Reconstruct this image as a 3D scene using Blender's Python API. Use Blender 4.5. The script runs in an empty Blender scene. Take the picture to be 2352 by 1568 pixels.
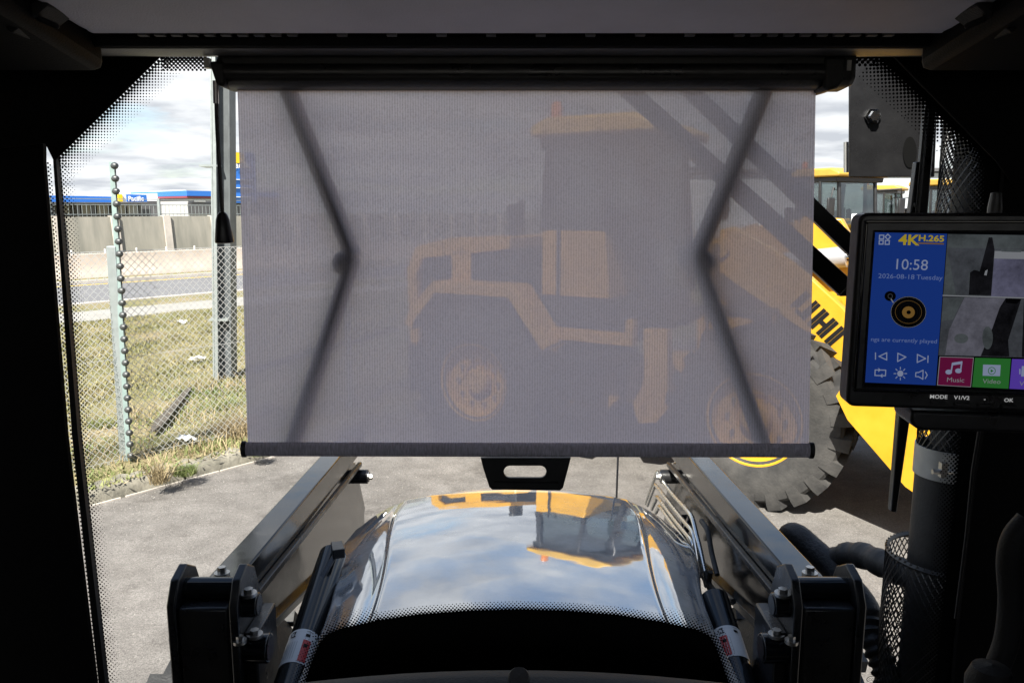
import bpy, bmesh, math, random
import numpy as np
from mathutils import Vector as V, Matrix
R = math.radians
random.seed(7); rng = np.random.default_rng(7)
sc = bpy.context.scene
COL = sc.collection

# ------------------------------------------------------------------ camera, sky, sun, exposure
PITCH = R(9.3); FPX = 1829.0; EYE = V((0, 0, 2.2))
cam = bpy.data.cameras.new('camera'); cam.sensor_width = 36; cam.lens = FPX / 2352 * 36
cam.clip_start = 0.05; cam.clip_end = 3000
co = bpy.data.objects.new('camera', cam); COL.objects.link(co)
co.location = EYE; co.rotation_euler = (math.pi / 2 - PITCH, 0, 0); sc.camera = co

SUN_DIR = V((-0.30, -0.95, 0.0)).normalized() * math.cos(R(50)) + V((0, 0, math.sin(R(50))))
w = bpy.data.worlds.new('World'); sc.world = w; w.use_nodes = True
nt = w.node_tree; nt.nodes.clear()
def wn(t): return nt.nodes.new(t)
out = wn('ShaderNodeOutputWorld'); bg = wn('ShaderNodeBackground'); bg.inputs['Strength'].default_value = 0.065
sky = wn('ShaderNodeTexSky'); sky.sky_type = 'NISHITA'; sky.sun_disc = False
sky.sun_elevation = R(50); sky.sun_rotation = math.atan2(SUN_DIR.x, SUN_DIR.y)
tc = wn('ShaderNodeTexCoord'); sep = wn('ShaderNodeSeparateXYZ'); nt.links.new(tc.outputs['Generated'], sep.inputs[0])
def wmath(op, a, b=None):
    m = wn('ShaderNodeMath'); m.operation = op
    for i, x in enumerate((a, b)):
        if x is None: continue
        if isinstance(x, (int, float)): m.inputs[i].default_value = x
        else: nt.links.new(x, m.inputs[i])
    return m.outputs[0]
zz = wmath('MAXIMUM', wmath('ADD', sep.outputs['Z'], 0.13), 0.05)
comb = wn('ShaderNodeCombineXYZ')
nt.links.new(wmath('DIVIDE', sep.outputs['X'], zz), comb.inputs[0]); nt.links.new(wmath('DIVIDE', sep.outputs['Y'], zz), comb.inputs[1])
no = wn('ShaderNodeTexNoise'); no.inputs['Scale'].default_value = 1.15; no.inputs['Detail'].default_value = 9; no.inputs['Roughness'].default_value = 0.58
no.inputs['Distortion'].default_value = 0.25
mp = wn('ShaderNodeMapping'); mp.inputs['Location'].default_value = (3.3, 1.2, 0.4)
nt.links.new(comb.outputs[0], mp.inputs[0]); nt.links.new(mp.outputs[0], no.inputs['Vector'])
rmp = wn('ShaderNodeValToRGB'); rmp.color_ramp.elements[0].position = 0.42; rmp.color_ramp.elements[1].position = 0.60
nt.links.new(wmath('ADD', no.outputs['Fac'], wmath('SUBTRACT', 0.14, wmath('MULTIPLY', wmath('MAXIMUM', sep.outputs['Z'], 0.0), 0.22))), rmp.inputs[0])
no2 = wn('ShaderNodeTexNoise'); no2.inputs['Scale'].default_value = 2.3; no2.inputs['Detail'].default_value = 6
nt.links.new(mp.outputs[0], no2.inputs['Vector'])
rm2 = wn('ShaderNodeValToRGB'); rm2.color_ramp.elements[0].position = 0.36; rm2.color_ramp.elements[1].position = 0.62
rm2.color_ramp.elements[0].color = (3.2, 3.35, 3.65, 1); rm2.color_ramp.elements[1].color = (5.6, 5.65, 5.75, 1)
nt.links.new(no2.outputs['Fac'], rm2.inputs[0])
mx = wn('ShaderNodeMixRGB'); nt.links.new(rmp.outputs[0], mx.inputs[0]); nt.links.new(sky.outputs[0], mx.inputs[1]); nt.links.new(rm2.outputs[0], mx.inputs[2])
nt.links.new(mx.outputs[0], bg.inputs['Color']); nt.links.new(bg.outputs[0], out.inputs['Surface'])
sl = bpy.data.lights.new('sun', 'SUN'); sl.energy = 4.0; sl.angle = R(0.5); sl.color = (1, 0.95, 0.87)
so = bpy.data.objects.new('sun', sl); COL.objects.link(so); so.rotation_euler = SUN_DIR.to_track_quat('Z', 'Y').to_euler(); so.location = (-20, -15, 30)
vs = sc.view_settings; vs.view_transform = 'Standard'; vs.look = 'None'; vs.exposure = 1.75; vs.gamma = 1; vs.use_curve_mapping = False
sc.cycles.max_bounces = 8; sc.cycles.transparent_max_bounces = 16; sc.cycles.use_denoising = True

# ------------------------------------------------------------------ picture rays -> places
FW = V((0, math.cos(PITCH), -math.sin(PITCH))); UP = V((0, math.sin(PITCH), math.cos(PITCH))); RT = V((1, 0, 0))
def ray(px, py): return FW + RT * ((px - 1176) / FPX) + UP * ((784 - py) / FPX)
def onY(px, py, y): d = ray(px, py); return EYE + d * (y / d.y)
def onZ(px, py, z): d = ray(px, py); return EYE + d * ((z - 2.2) / d.z)
def onX(px, py, x): d = ray(px, py); return EYE + d * (x / d.x)
def onP(px, py, p, n): d = ray(px, py); return EYE + d * ((p - EYE).dot(n) / d.dot(n))
def lerp(a, b, t): return a + (b - a) * t
def smooth(t): t = min(1, max(0, t)); return t * t * (3 - 2 * t)

# ------------------------------------------------------------------ materials
def nodes(name):
    m = bpy.data.materials.new(name); m.use_nodes = True
    return m, m.node_tree, m.node_tree.nodes['Principled BSDF']
def pr(name, col, rough=0.5, metal=0.0, var=0.0, vscale=6.0, bump=0.0, bscale=60.0, rvar=0.0, coat=0.0, col2=None, detail=6, spec=0.5, stretch=None):
    m, t, b = nodes(name)
    b.inputs['Base Color'].default_value = (*col, 1); b.inputs['Roughness'].default_value = rough; b.inputs['Metallic'].default_value = metal
    b.inputs['Specular IOR Level'].default_value = spec
    if coat: b.inputs['Coat Weight'].default_value = coat; b.inputs['Coat Roughness'].default_value = 0.04
    if var or bump or rvar or col2:
        tc = t.nodes.new('ShaderNodeTexCoord'); src = tc.outputs['Object']
        if stretch:
            mpn = t.nodes.new('ShaderNodeMapping'); mpn.inputs['Scale'].default_value = stretch; t.links.new(src, mpn.inputs[0]); src = mpn.outputs[0]
        n = t.nodes.new('ShaderNodeTexNoise'); n.inputs['Scale'].default_value = vscale; n.inputs['Detail'].default_value = detail; n.inputs['Roughness'].default_value = 0.6
        t.links.new(src, n.inputs['Vector'])
        if var or col2:
            r = t.nodes.new('ShaderNodeValToRGB'); r.color_ramp.elements[0].position = 0.32; r.color_ramp.elements[1].position = 0.68
            c2 = col2 or tuple(min(1, c * (1 + var)) for c in col); c1 = col if col2 else tuple(c * (1 - var) for c in col)
            r.color_ramp.elements[0].color = (*c1, 1); r.color_ramp.elements[1].color = (*c2, 1)
            t.links.new(n.outputs['Fac'], r.inputs[0]); t.links.new(r.outputs[0], b.inputs['Base Color'])
        if rvar:
            mr = t.nodes.new('ShaderNodeMapRange'); mr.inputs['From Min'].default_value = 0.3; mr.inputs['From Max'].default_value = 0.7
            mr.inputs['To Min'].default_value = max(0, rough - rvar); mr.inputs['To Max'].default_value = min(1, rough + rvar)
            t.links.new(n.outputs['Fac'], mr.inputs[0]); t.links.new(mr.outputs[0], b.inputs['Roughness'])
        if bump:
            n2 = t.nodes.new('ShaderNodeTexNoise'); n2.inputs['Scale'].default_value = bscale; n2.inputs['Detail'].default_value = 5
            t.links.new(src, n2.inputs['Vector'])
            bp = t.nodes.new('ShaderNodeBump'); bp.inputs['Strength'].default_value = bump; bp.inputs['Distance'].default_value = 0.01
            t.links.new(n2.outputs['Fac'], bp.inputs['Height']); t.links.new(bp.outputs[0], b.inputs['Normal'])
    return m
def emit(name, col, s=1.0, grain=0.0):
    m = bpy.data.materials.new(name); m.use_nodes = True; t = m.node_tree; t.nodes.clear()
    e = t.nodes.new('ShaderNodeEmission'); e.inputs[0].default_value = (*col, 1); e.inputs[1].default_value = s
    if grain:
        tc = t.nodes.new('ShaderNodeTexCoord'); n = t.nodes.new('ShaderNodeTexNoise'); n.inputs['Scale'].default_value = 55; n.inputs['Detail'].default_value = 8; n.inputs['Roughness'].default_value = 0.75
        t.links.new(tc.outputs['Object'], n.inputs['Vector']); mr = t.nodes.new('ShaderNodeMapRange'); mr.inputs['From Min'].default_value = 0.3; mr.inputs['From Max'].default_value = 0.7
        mr.inputs['To Min'].default_value = s * (1 - grain); mr.inputs['To Max'].default_value = s * (1 + grain); t.links.new(n.outputs['Fac'], mr.inputs[0]); t.links.new(mr.outputs[0], e.inputs[1])
    o = t.nodes.new('ShaderNodeOutputMaterial'); t.links.new(e.outputs[0], o.inputs[0]); return m

M = {}
M['trim'] = pr('black_trim', (0.0035, 0.0035, 0.004), 0.7, spec=0.12, bump=0.12, bscale=400)
M['trim_grey'] = pr('grey_black_trim', (0.015, 0.015, 0.016), 0.6, spec=0.2, bump=0.15, bscale=300)
M['header'] = pr('header_plastic', (0.05, 0.05, 0.05), 0.4, bump=0.1, bscale=350)
M['liner'] = pr('headliner', (0.80, 0.775, 0.84), 0.75, var=0.05, vscale=9, bump=0.25, bscale=500)
M['frit'] = pr('frit_print', (0.004, 0.004, 0.004), 0.6, spec=0.1)
M['seal'] = pr('rubber_seal', (0.012, 0.012, 0.012), 0.5, bump=0.1, bscale=200)
M['gloss_black'] = pr('gloss_black_paint', (0.008, 0.009, 0.010), 0.13, rvar=0.06, vscale=14, bump=0.010, bscale=35, spec=0.5)
M['satin_black'] = pr('satin_black_paint', (0.012, 0.012, 0.013), 0.32, rvar=0.1, vscale=20, bump=0.05, bscale=90)
M['rubber'] = pr('black_rubber', (0.018, 0.018, 0.018), 0.6, var=0.3, vscale=25, bump=0.3, bscale=120)
M['steel'] = pr('zinc_steel', (0.42, 0.41, 0.39), 0.36, 1.0, var=0.12, vscale=40, rvar=0.1)
M['pipe'] = pr('plated_pipe', (0.70, 0.70, 0.66), 0.22, 1.0, rvar=0.1, vscale=60)
M['clamp'] = pr('grey_clamp', (0.42, 0.42, 0.40), 0.45, 0.3, var=0.12, vscale=30)
M['pipe_black'] = pr('sooty_pipe', (0.028, 0.028, 0.028), 0.6, var=0.25, vscale=30, bump=0.1, bscale=150)
M['guard'] = pr('guard_wire', (0.05, 0.05, 0.05), 0.4, 0.3)
M['yellow'] = pr('machine_yellow', (0.50, 0.262, 0.014), 0.38, var=0.10, vscale=4, rvar=0.12, bump=0.03, bscale=20)
M['yellow_far'] = pr('machine_yellow_roof', (0.54, 0.32, 0.05), 0.45, var=0.10, vscale=4)
M['tyre'] = pr('dusty_tyre', (0.020, 0.0195, 0.019), 0.85, col2=(0.055, 0.052, 0.048), vscale=7, bump=0.3, bscale=60)
M['glass_dark'] = None
M['black'] = pr('machine_black', (0.018, 0.018, 0.019), 0.42, var=0.3, vscale=8)
M['cyl_grey'] = pr('grey_cylinder', (0.42, 0.42, 0.43), 0.3, 0.35, var=0.08, vscale=5)
M['chrome'] = pr('chrome_rod', (0.75, 0.75, 0.75), 0.08, 1.0)
M['amber'] = pr('amber_lens', (0.60, 0.17, 0.01), 0.2)
M['white'] = pr('white_paint', (0.78, 0.78, 0.76), 0.5, var=0.04, vscale=8)
M['red'] = pr('red_print', (0.55, 0.02, 0.02), 0.4)
M['ink'] = pr('ink', (0.006, 0.006, 0.007), 0.6, spec=0.2)
M['galv'] = pr('galvanised', (0.34, 0.375, 0.37), 0.45, 0.55, var=0.12, vscale=14)
M['galv_green'] = pr('pale_green_post', (0.24, 0.315, 0.30), 0.5, 0.1, var=0.15, vscale=12)
M['bead'] = pr('bead', (0.05, 0.055, 0.055), 0.4)
M['pole'] = pr('pole_shade', (0.09, 0.10, 0.105), 0.5, 0.1, var=0.25, vscale=4)
M['concrete'] = pr('concrete', (0.33, 0.31, 0.27), 0.9, var=0.22, vscale=1.6, bump=0.3, bscale=30)
M['concrete_pale'] = pr('pale_concrete', (0.46, 0.42, 0.37), 0.9, var=0.15, vscale=2.5, bump=0.2, bscale=30)
M['concrete_wall'] = pr('wall_panel', (0.20, 0.195, 0.165), 0.9, col2=(0.33, 0.31, 0.26), vscale=1.2, stretch=(2.2, 2.2, 0.35), bump=0.2, bscale=20)
M['pinkish'] = pr('barrier_concrete', (0.36, 0.30, 0.25), 0.9, col2=(0.48, 0.42, 0.36), vscale=1.3, bump=0.2, bscale=20)
M['kerb'] = pr('old_kerb', (0.10, 0.095, 0.075), 0.95, col2=(0.27, 0.25, 0.20), vscale=6, bump=0.6, bscale=40)
M['road'] = pr('road_asphalt', (0.14, 0.14, 0.145), 0.9, var=0.12, vscale=1.5, bump=0.2, bscale=150)
M['path'] = pr('footpath', (0.27, 0.26, 0.235), 0.9, var=0.10, vscale=2, bump=0.2, bscale=80)
M['blue'] = pr('sign_blue', (0.03, 0.16, 0.55), 0.4)
M['signyellow'] = pr('sign_yellow', (0.85, 0.55, 0.02), 0.4)
M['signwhite'] = pr('sign_white', (0.85, 0.85, 0.85), 0.4)
M['shop'] = pr('shopfront_grey', (0.10, 0.10, 0.105), 0.5, var=0.3, vscale=0.5)
M['shop_pale'] = pr('pale_shop_wall', (0.40, 0.40, 0.40), 0.7, var=0.1, vscale=0.5)
M['maroon'] = pr('maroon_band', (0.25, 0.05, 0.07), 0.5)
M['shed'] = pr('shed_cladding', (0.42, 0.45, 0.48), 0.5, var=0.08, vscale=0.4)
M['paper'] = pr('paper', (0.82, 0.82, 0.80), 0.8, var=0.05)
M['streak'] = pr('dark_streak', (0.075, 0.064, 0.05), 0.95, var=0.4, vscale=15, bump=0.4)

def yard_mat():
    m, t, b = nodes('yard_pavement'); L = t.links.new
    tc = t.nodes.new('ShaderNodeTexCoord')
    def noise(s, d, r=0.6):
        n = t.nodes.new('ShaderNodeTexNoise'); n.inputs['Scale'].default_value = s; n.inputs['Detail'].default_value = d; n.inputs['Roughness'].default_value = r
        L(tc.outputs['Object'], n.inputs['Vector']); return n
    def ramp(src, p0, c0, p1, c1):
        r = t.nodes.new('ShaderNodeValToRGB'); r.color_ramp.elements[0].position = p0; r.color_ramp.elements[1].position = p1
        r.color_ramp.elements[0].color = (*c0, 1); r.color_ramp.elements[1].color = (*c1, 1); L(src, r.inputs[0]); return r
    def mix(mode, f, a, c):
        x = t.nodes.new('ShaderNodeMixRGB'); x.blend_type = mode; x.inputs[0].default_value = f; L(a, x.inputs[1]); L(c, x.inputs[2]); return x
    a = ramp(noise(0.55, 5).outputs['Fac'], 0.3, (0.100, 0.093, 0.086), 0.7, (0.175, 0.163, 0.150))
    mid = ramp(noise(4, 6, 0.7).outputs['Fac'], 0.3, (0.70, 0.69, 0.68), 0.7, (1.2, 1.2, 1.2))
    g0 = ramp(noise(130, 3, 0.8).outputs['Fac'], 0.32, (0.5, 0.5, 0.5), 0.68, (1.45, 1.45, 1.45)); g1 = ramp(noise(48, 4, 0.85).outputs['Fac'], 0.36, (0.72, 0.72, 0.72), 0.64, (1.25, 1.25, 1.25)); st_ = ramp(noise(1.3, 7, 0.75).outputs['Fac'], 0.33, (0.62, 0.61, 0.60), 0.45, (1.03, 1.03, 1.03)); g = mix('MULTIPLY', 1.0, mix('MULTIPLY', 1.0, g0.outputs[0], g1.outputs[0]).outputs[0], st_.outputs[0])
    vo = t.nodes.new('ShaderNodeTexVoronoi'); vo.inputs['Scale'].default_value = 34; L(tc.outputs['Object'], vo.inputs['Vector'])
    sp = ramp(vo.outputs['Distance'], 0.06, (1, 1, 1), 0.12, (0, 0, 0))
    gate = ramp(noise(7, 3).outputs['Fac'], 0.55, (0, 0, 0), 0.62, (1, 1, 1))
    s2 = mix('MULTIPLY', 1.0, sp.outputs[0], gate.outputs[0])
    c = mix('MULTIPLY', 1.0, a.outputs[0], mid.outputs[0]); c = mix('MULTIPLY', 1.0, c.outputs[0], g.outputs[0])
    pale = t.nodes.new('ShaderNodeRGB'); pale.outputs[0].default_value = (0.5, 0.48, 0.44, 1)
    f = t.nodes.new('ShaderNodeMixRGB'); L(s2.outputs[0], f.inputs[0]); L(c.outputs[0], f.inputs[1]); L(pale.outputs[0], f.inputs[2])
    L(f.outputs[0], b.inputs['Base Color']); b.inputs['Roughness'].default_value = 0.92
    n2 = noise(110, 4, 0.7); bp = t.nodes.new('ShaderNodeBump'); bp.inputs['Strength'].default_value = 0.6; bp.inputs['Distance'].default_value = 0.006
    L(n2.outputs['Fac'], bp.inputs['Height']); L(bp.outputs[0], b.inputs['Normal'])
    return m
M['yard'] = yard_mat()
def verge_mat():
    m, t, b = nodes('verge_soil'); L = t.links.new
    tc = t.nodes.new('ShaderNodeTexCoord')
    n = t.nodes.new('ShaderNodeTexNoise'); n.inputs['Scale'].default_value = 1.1; n.inputs['Detail'].default_value = 8; n.inputs['Roughness'].default_value = 0.7
    L(tc.outputs['Object'], n.inputs['Vector'])
    r = t.nodes.new('ShaderNodeValToRGB'); e = r.color_ramp.elements
    e[0].position = 0.3; e[0].color = (0.13, 0.135, 0.052, 1); e[1].position = 0.7; e[1].color = (0.25, 0.20, 0.125, 1)
    k = e.new(0.5); k.color = (0.18, 0.16, 0.075, 1)
    L(n.outputs['Fac'], r.inputs[0]); L(r.outputs[0], b.inputs['Base Color']); b.inputs['Roughness'].default_value = 1
    n2 = t.nodes.new('ShaderNodeTexNoise'); n2.inputs['Scale'].default_value = 30; n2.inputs['Detail'].default_value = 6
    L(tc.outputs['Object'], n2.inputs['Vector'])
    bp = t.nodes.new('ShaderNodeBump'); bp.inputs['Strength'].default_value = 0.8; bp.inputs['Distance'].default_value = 0.04
    L(n2.outputs['Fac'], bp.inputs['Height']); L(bp.outputs[0], b.inputs['Normal'])
    return m
M['verge'] = verge_mat()
def blade_mat(name, c1, c2):
    m, t, b = nodes(name); L = t.links.new
    tc = t.nodes.new('ShaderNodeTexCoord'); n = t.nodes.new('ShaderNodeTexNoise'); n.inputs['Scale'].default_value = 1.7; n.inputs['Detail'].default_value = 8; n.inputs['Roughness'].default_value = 0.75
    L(tc.outputs['Object'], n.inputs['Vector'])
    r = t.nodes.new('ShaderNodeValToRGB'); r.color_ramp.elements[0].position = 0.38; r.color_ramp.elements[1].position = 0.62
    r.color_ramp.elements[0].color = (*c1, 1); r.color_ramp.elements[1].color = (*c2, 1)
    L(n.outputs['Fac'], r.inputs[0]); L(r.outputs[0], b.inputs['Base Color']); b.inputs['Roughness'].default_value = 0.7
    return m
M['lawn'] = blade_mat('lawn_blades', (0.145, 0.150, 0.050), (0.26, 0.222, 0.108))
M['dry'] = blade_mat('dry_grass', (0.24, 0.19, 0.10), (0.38, 0.30, 0.175))
M['weed'] = blade_mat('green_weed', (0.09, 0.13, 0.03), (0.20, 0.205, 0.075))

def mixmat(name, build):
    m = bpy.data.materials.new(name); m.use_nodes = True; t = m.node_tree; t.nodes.clear()
    o = t.nodes.new('ShaderNodeOutputMaterial'); t.links.new(build(t), o.inputs['Surface']); return m
def sh(t, kind, col=None, rough=None):
    n = t.nodes.new(kind)
    if col is not None: n.inputs['Color'].default_value = (*col, 1)
    if rough is not None: n.inputs['Roughness'].default_value = rough
    return n.outputs[0]
def mixs(t, f, a, b):
    x = t.nodes.new('ShaderNodeMixShader')
    if isinstance(f, (int, float)): x.inputs[0].default_value = f
    else: t.links.new(f, x.inputs[0])
    t.links.new(a, x.inputs[1]); t.links.new(b, x.inputs[2]); return x.outputs[0]
M['windscreen'] = mixmat('clear_glass', lambda t: sh(t, 'ShaderNodeBsdfTransparent', (0.94, 0.95, 0.945)))
M['cabglass'] = mixmat('tinted_cab_glass', lambda t: mixs(t, 0.16, sh(t, 'ShaderNodeBsdfTransparent', (0.30, 0.34, 0.33)), sh(t, 'ShaderNodeBsdfGlossy', (0.8, 0.85, 0.9), 0.03)))
def fabric(t):
    tc = t.nodes.new('ShaderNodeTexCoord'); L = t.links.new
    def wave(axis, scale):
        wv = t.nodes.new('ShaderNodeTexWave'); wv.wave_type = 'BANDS'; wv.bands_direction = axis; wv.inputs['Scale'].default_value = scale
        wv.inputs['Distortion'].default_value = 0.6; wv.inputs['Detail'].default_value = 2; wv.inputs['Detail Scale'].default_value = 3
        L(tc.outputs['Object'], wv.inputs['Vector']); return wv.outputs['Fac']
    n = t.nodes.new('ShaderNodeTexNoise'); n.inputs['Scale'].default_value = 420; n.inputs['Detail'].default_value = 2; L(tc.outputs['Object'], n.inputs['Vector'])
    a = t.nodes.new('ShaderNodeMath'); a.operation = 'MULTIPLY_ADD'; L(wave('X', 95), a.inputs[0]); a.inputs[1].default_value = 0.5; L(n.outputs['Fac'], a.inputs[2])
    mr = t.nodes.new('ShaderNodeMapRange'); L(a.outputs[0], mr.inputs[0]); mr.inputs['From Min'].default_value = 0.35; mr.inputs['From Max'].default_value = 1.15
    mr.inputs['To Min'].default_value = 0.012; mr.inputs['To Max'].default_value = 0.086
    mc = t.nodes.new('ShaderNodeMixRGB'); L(a.outputs[0], mc.inputs[0]); mc.inputs[1].default_value = (0.31, 0.296, 0.352, 1); mc.inputs[2].default_value = (0.74, 0.71, 0.82, 1)
    tr = t.nodes.new('ShaderNodeBsdfTranslucent'); L(mc.outputs[0], tr.inputs['Color'])
    df = sh(t, 'ShaderNodeBsdfDiffuse', (0.42, 0.40, 0.47))
    body = mixs(t, 0.34, tr.outputs[0], df)
    return mixs(t, mr.outputs[0], body, sh(t, 'ShaderNodeBsdfTransparent', (1, 1, 1)))
M['fabric'] = mixmat('blind_fabric', fabric)
M['fabric_bar'] = pr('fabric_wrapped_bar', (0.60, 0.57, 0.66), 0.85, var=0.25, vscale=500, stretch=(1, 0.2, 0.2), bump=0.3, bscale=700)
def bonnet_mat():
    m, t, b = nodes('bonnet_paint')
    b.inputs['Base Color'].default_value = (0.60, 0.61, 0.62, 1); b.inputs['Metallic'].default_value = 0.62; b.inputs['Roughness'].default_value = 0.045
    tc = t.nodes.new('ShaderNodeTexCoord'); n = t.nodes.new('ShaderNodeTexNoise'); n.inputs['Scale'].default_value = 7; n.inputs['Detail'].default_value = 2
    t.links.new(tc.outputs['Object'], n.inputs['Vector'])
    n3 = t.nodes.new('ShaderNodeTexNoise'); n3.inputs['Scale'].default_value = 11; n3.inputs['Detail'].default_value = 9; n3.inputs['Roughness'].default_value = 0.75
    t.links.new(tc.outputs['Object'], n3.inputs['Vector']); mr = t.nodes.new('ShaderNodeMapRange'); mr.inputs['From Min'].default_value = 0.35; mr.inputs['From Max'].default_value = 0.7
    mr.inputs['To Min'].default_value = 0.02; mr.inputs['To Max'].default_value = 0.06; t.links.new(n3.outputs['Fac'], mr.inputs[0]); t.links.new(mr.outputs[0], b.inputs['Roughness'])
    m2 = t.nodes.new('ShaderNodeMapRange'); m2.inputs['From Min'].default_value = 0.35; m2.inputs['From Max'].default_value = 0.72; m2.inputs['To Min'].default_value = 0.68; m2.inputs['To Max'].default_value = 0.46
    t.links.new(n3.outputs['Fac'], m2.inputs[0]); t.links.new(m2.outputs[0], b.inputs['Metallic'])
    bp = t.nodes.new('ShaderNodeBump'); bp.inputs['Strength'].default_value = 0.035; bp.inputs['Distance'].default_value = 0.02
    t.links.new(n.outputs['Fac'], bp.inputs['Height']); t.links.new(bp.outputs[0], b.inputs['Normal'])
    return m
M['bonnet'] = bonnet_mat()

# ------------------------------------------------------------------ object helpers
ORG = {}
def props(o, label=None, cat=None, group=None, kind=None):
    if label: o['label'] = label
    if cat: o['category'] = cat
    if group: o['group'] = group
    if kind: o['kind'] = kind
    return o
def thing(name, loc, label, cat, group=None):
    o = bpy.data.objects.new(name, None); COL.objects.link(o); o.location = loc; o.empty_display_size = 0.2
    ORG[o.name] = V(loc); return props(o, label, cat, group)
def link(name, me, mat, parent=None):
    o = bpy.data.objects.new(name, me); COL.objects.link(o)
    if mat is not None: me.materials.append(mat)
    if parent is not None: o.parent = parent; o.location = -ORG[parent.name]
    ORG[o.name] = V((0, 0, 0)); return o
class MB:
    def __init__(s): s.v = []; s.f = []
    def add(s, vs, fs):
        n = len(s.v); s.v += [tuple(x) for x in vs]; s.f += [tuple(i + n for i in f) for f in fs]; return s
    def box(s, c, d, rot=None):
        c = V(c); vs = []
        for sx in (-.5, .5):
            for sy in (-.5, .5):
                for sz in (-.5, .5):
                    p = V((sx * d[0], sy * d[1], sz * d[2]))
                    if rot is not None: p = rot @ p
                    vs.append(c + p)
        return s.add(vs, [(0, 1, 3, 2), (4, 6, 7, 5), (0, 4, 5, 1), (2, 3, 7, 6), (0, 2, 6, 4), (1, 5, 7, 3)])
    def beam(s, a, b, wd, ht, upv=(0, 0, 1)):
        a, b = V(a), V(b); z = (b - a); L = z.length; z.normalize(); x = V(upv).cross(z)
        if x.length < 1e-4: x = V((1, 0, 0)).cross(z)
        x.normalize(); y = z.cross(x)
        return s.box((a + b) / 2, (wd, ht, L), Matrix((x, y, z)).transposed())
    def tube(s, pts, r, n=10, cap=True):
        pts = [V(p) for p in pts]; rs = r if isinstance(r, (list, tuple)) else [r] * len(pts)
        base = len(s.v); prev = None
        for i, p in enumerate(pts):
            t = (pts[min(i + 1, len(pts) - 1)] - pts[max(i - 1, 0)]).normalized()
            if prev is None:
                a = V((0, 0, 1)) if abs(t.z) < .9 else V((1, 0, 0)); x = a.cross(t).normalized()
            else:
                x = (prev - t * prev.dot(t)).normalized()
            prev = x; y = t.cross(x)
            for k in range(n):
                an = 2 * math.pi * k / n; s.v.append(tuple(p + (x * math.cos(an) + y * math.sin(an)) * rs[i]))
        for i in range(len(pts) - 1):
            for k in range(n):
                a = base + i * n + k; b = base + i * n + (k + 1) % n; s.f.append((a, b, b + n, a + n))
        if cap:
            s.f.append(tuple(base + k for k in range(n))[::-1]); s.f.append(tuple(base + (len(pts) - 1) * n + k for k in range(n)))
        return s
    def cyl(s, a, b, r, r2=None, n=20): return s.tube([a, b], [r, r if r2 is None else r2], n)
    def prism(s, poly, vec):
        n = len(poly); vec = V(vec)
        return s.add([V(p) for p in poly] + [V(p) + vec for p in poly],
                     [tuple(range(n))[::-1], tuple(range(n, 2 * n))] + [(i, (i + 1) % n, (i + 1) % n + n, i + n) for i in range(n)])
    def poly(s, pts): return s.add(pts, [tuple(range(len(pts)))])
    def lathe(s, prof, o, ax, n=40):
        o, ax = V(o), V(ax).normalized(); a = V((0, 0, 1)) if abs(ax.z) < .9 else V((1, 0, 0)); x = a.cross(ax).normalized(); y = ax.cross(x)
        base = len(s.v); k = len(prof)
        for i in range(n):
            an = 2 * math.pi * i / n; d = x * math.cos(an) + y * math.sin(an)
            for r, h in prof: s.v.append(tuple(o + d * r + ax * h))
        for i in range(n):
            for j in range(k - 1):
                p = base + i * k + j; q = base + ((i + 1) % n) * k + j; s.f.append((p, q, q + 1, p + 1))
        return s
    def grid(s, fn, nu, nv):
        base = len(s.v)
        for i in range(nu + 1):
            for j in range(nv + 1): s.v.append(tuple(fn(i / nu, j / nv)))
        for i in range(nu):
            for j in range(nv):
                a = base + i * (nv + 1) + j; s.f.append((a, a + nv + 1, a + nv + 2, a + 1))
        return s
    def build(s, name, mat, parent=None, ang=35, bevel=0, fix=True, kind=None, label=None):
        me = bpy.data.meshes.new(name); me.from_pydata(s.v, [], s.f); me.update()
        if fix:
            bm = bmesh.new(); bm.from_mesh(me); bmesh.ops.recalc_face_normals(bm, faces=bm.faces); bm.to_mesh(me); bm.free()
        if ang: me.shade_smooth(); me.set_sharp_from_angle(angle=R(ang))
        o = link(name, me, mat, parent)
        if bevel:
            b = o.modifiers.new('bevel', 'BEVEL'); b.width = bevel; b.segments = 2; b.limit_method = 'ANGLE'; b.angle_limit = R(40)
        if kind: o['kind'] = kind
        if label: o['label'] = label
        return o
def catmull(pts, k=8):
    pts = [V(p) for p in pts]; P = [pts[0] * 2 - pts[1]] + pts + [pts[-1] * 2 - pts[-2]]; o = []
    for i in range(1, len(P) - 2):
        a, b, c, d = P[i - 1:i + 3]
        for j in range(k):
            t = j / k; o.append(0.5 * ((2 * b) + (c - a) * t + (2 * a - 5 * b + 4 * c - d) * t * t + (3 * b - a - 3 * c + d) * t ** 3))
    return o + [pts[-1]]
def text(name, s, o, ex, ey, size, mat, parent, align='LEFT', bold=0.0, squeeze=1.0):
    cu = bpy.data.curves.new('tmp', 'FONT'); cu.body = s; cu.size = 1; cu.align_x = align; cu.offset = bold; cu.resolution_u = 3
    ob = bpy.data.objects.new('tmp', cu); COL.objects.link(ob)
    me = bpy.data.meshes.new_from_object(ob.evaluated_get(bpy.context.evaluated_depsgraph_get()))
    bpy.data.objects.remove(ob)
    o, ex, ey = V(o), V(ex), V(ey)
    for v in me.vertices: v.co = o + ex * (v.co.x * size * squeeze) + ey * (v.co.y * size)
    me.name = name; me.materials.clear(); return link(name, me, mat, parent)
def kids(o): return [c for c in bpy.data.objects if c.parent == o]
def copy_tree(o, parent=None):
    c = o.copy(); COL.objects.link(c)
    if parent is not None: c.parent = parent
    for k in kids(o): copy_tree(k, c)
    return c

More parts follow.
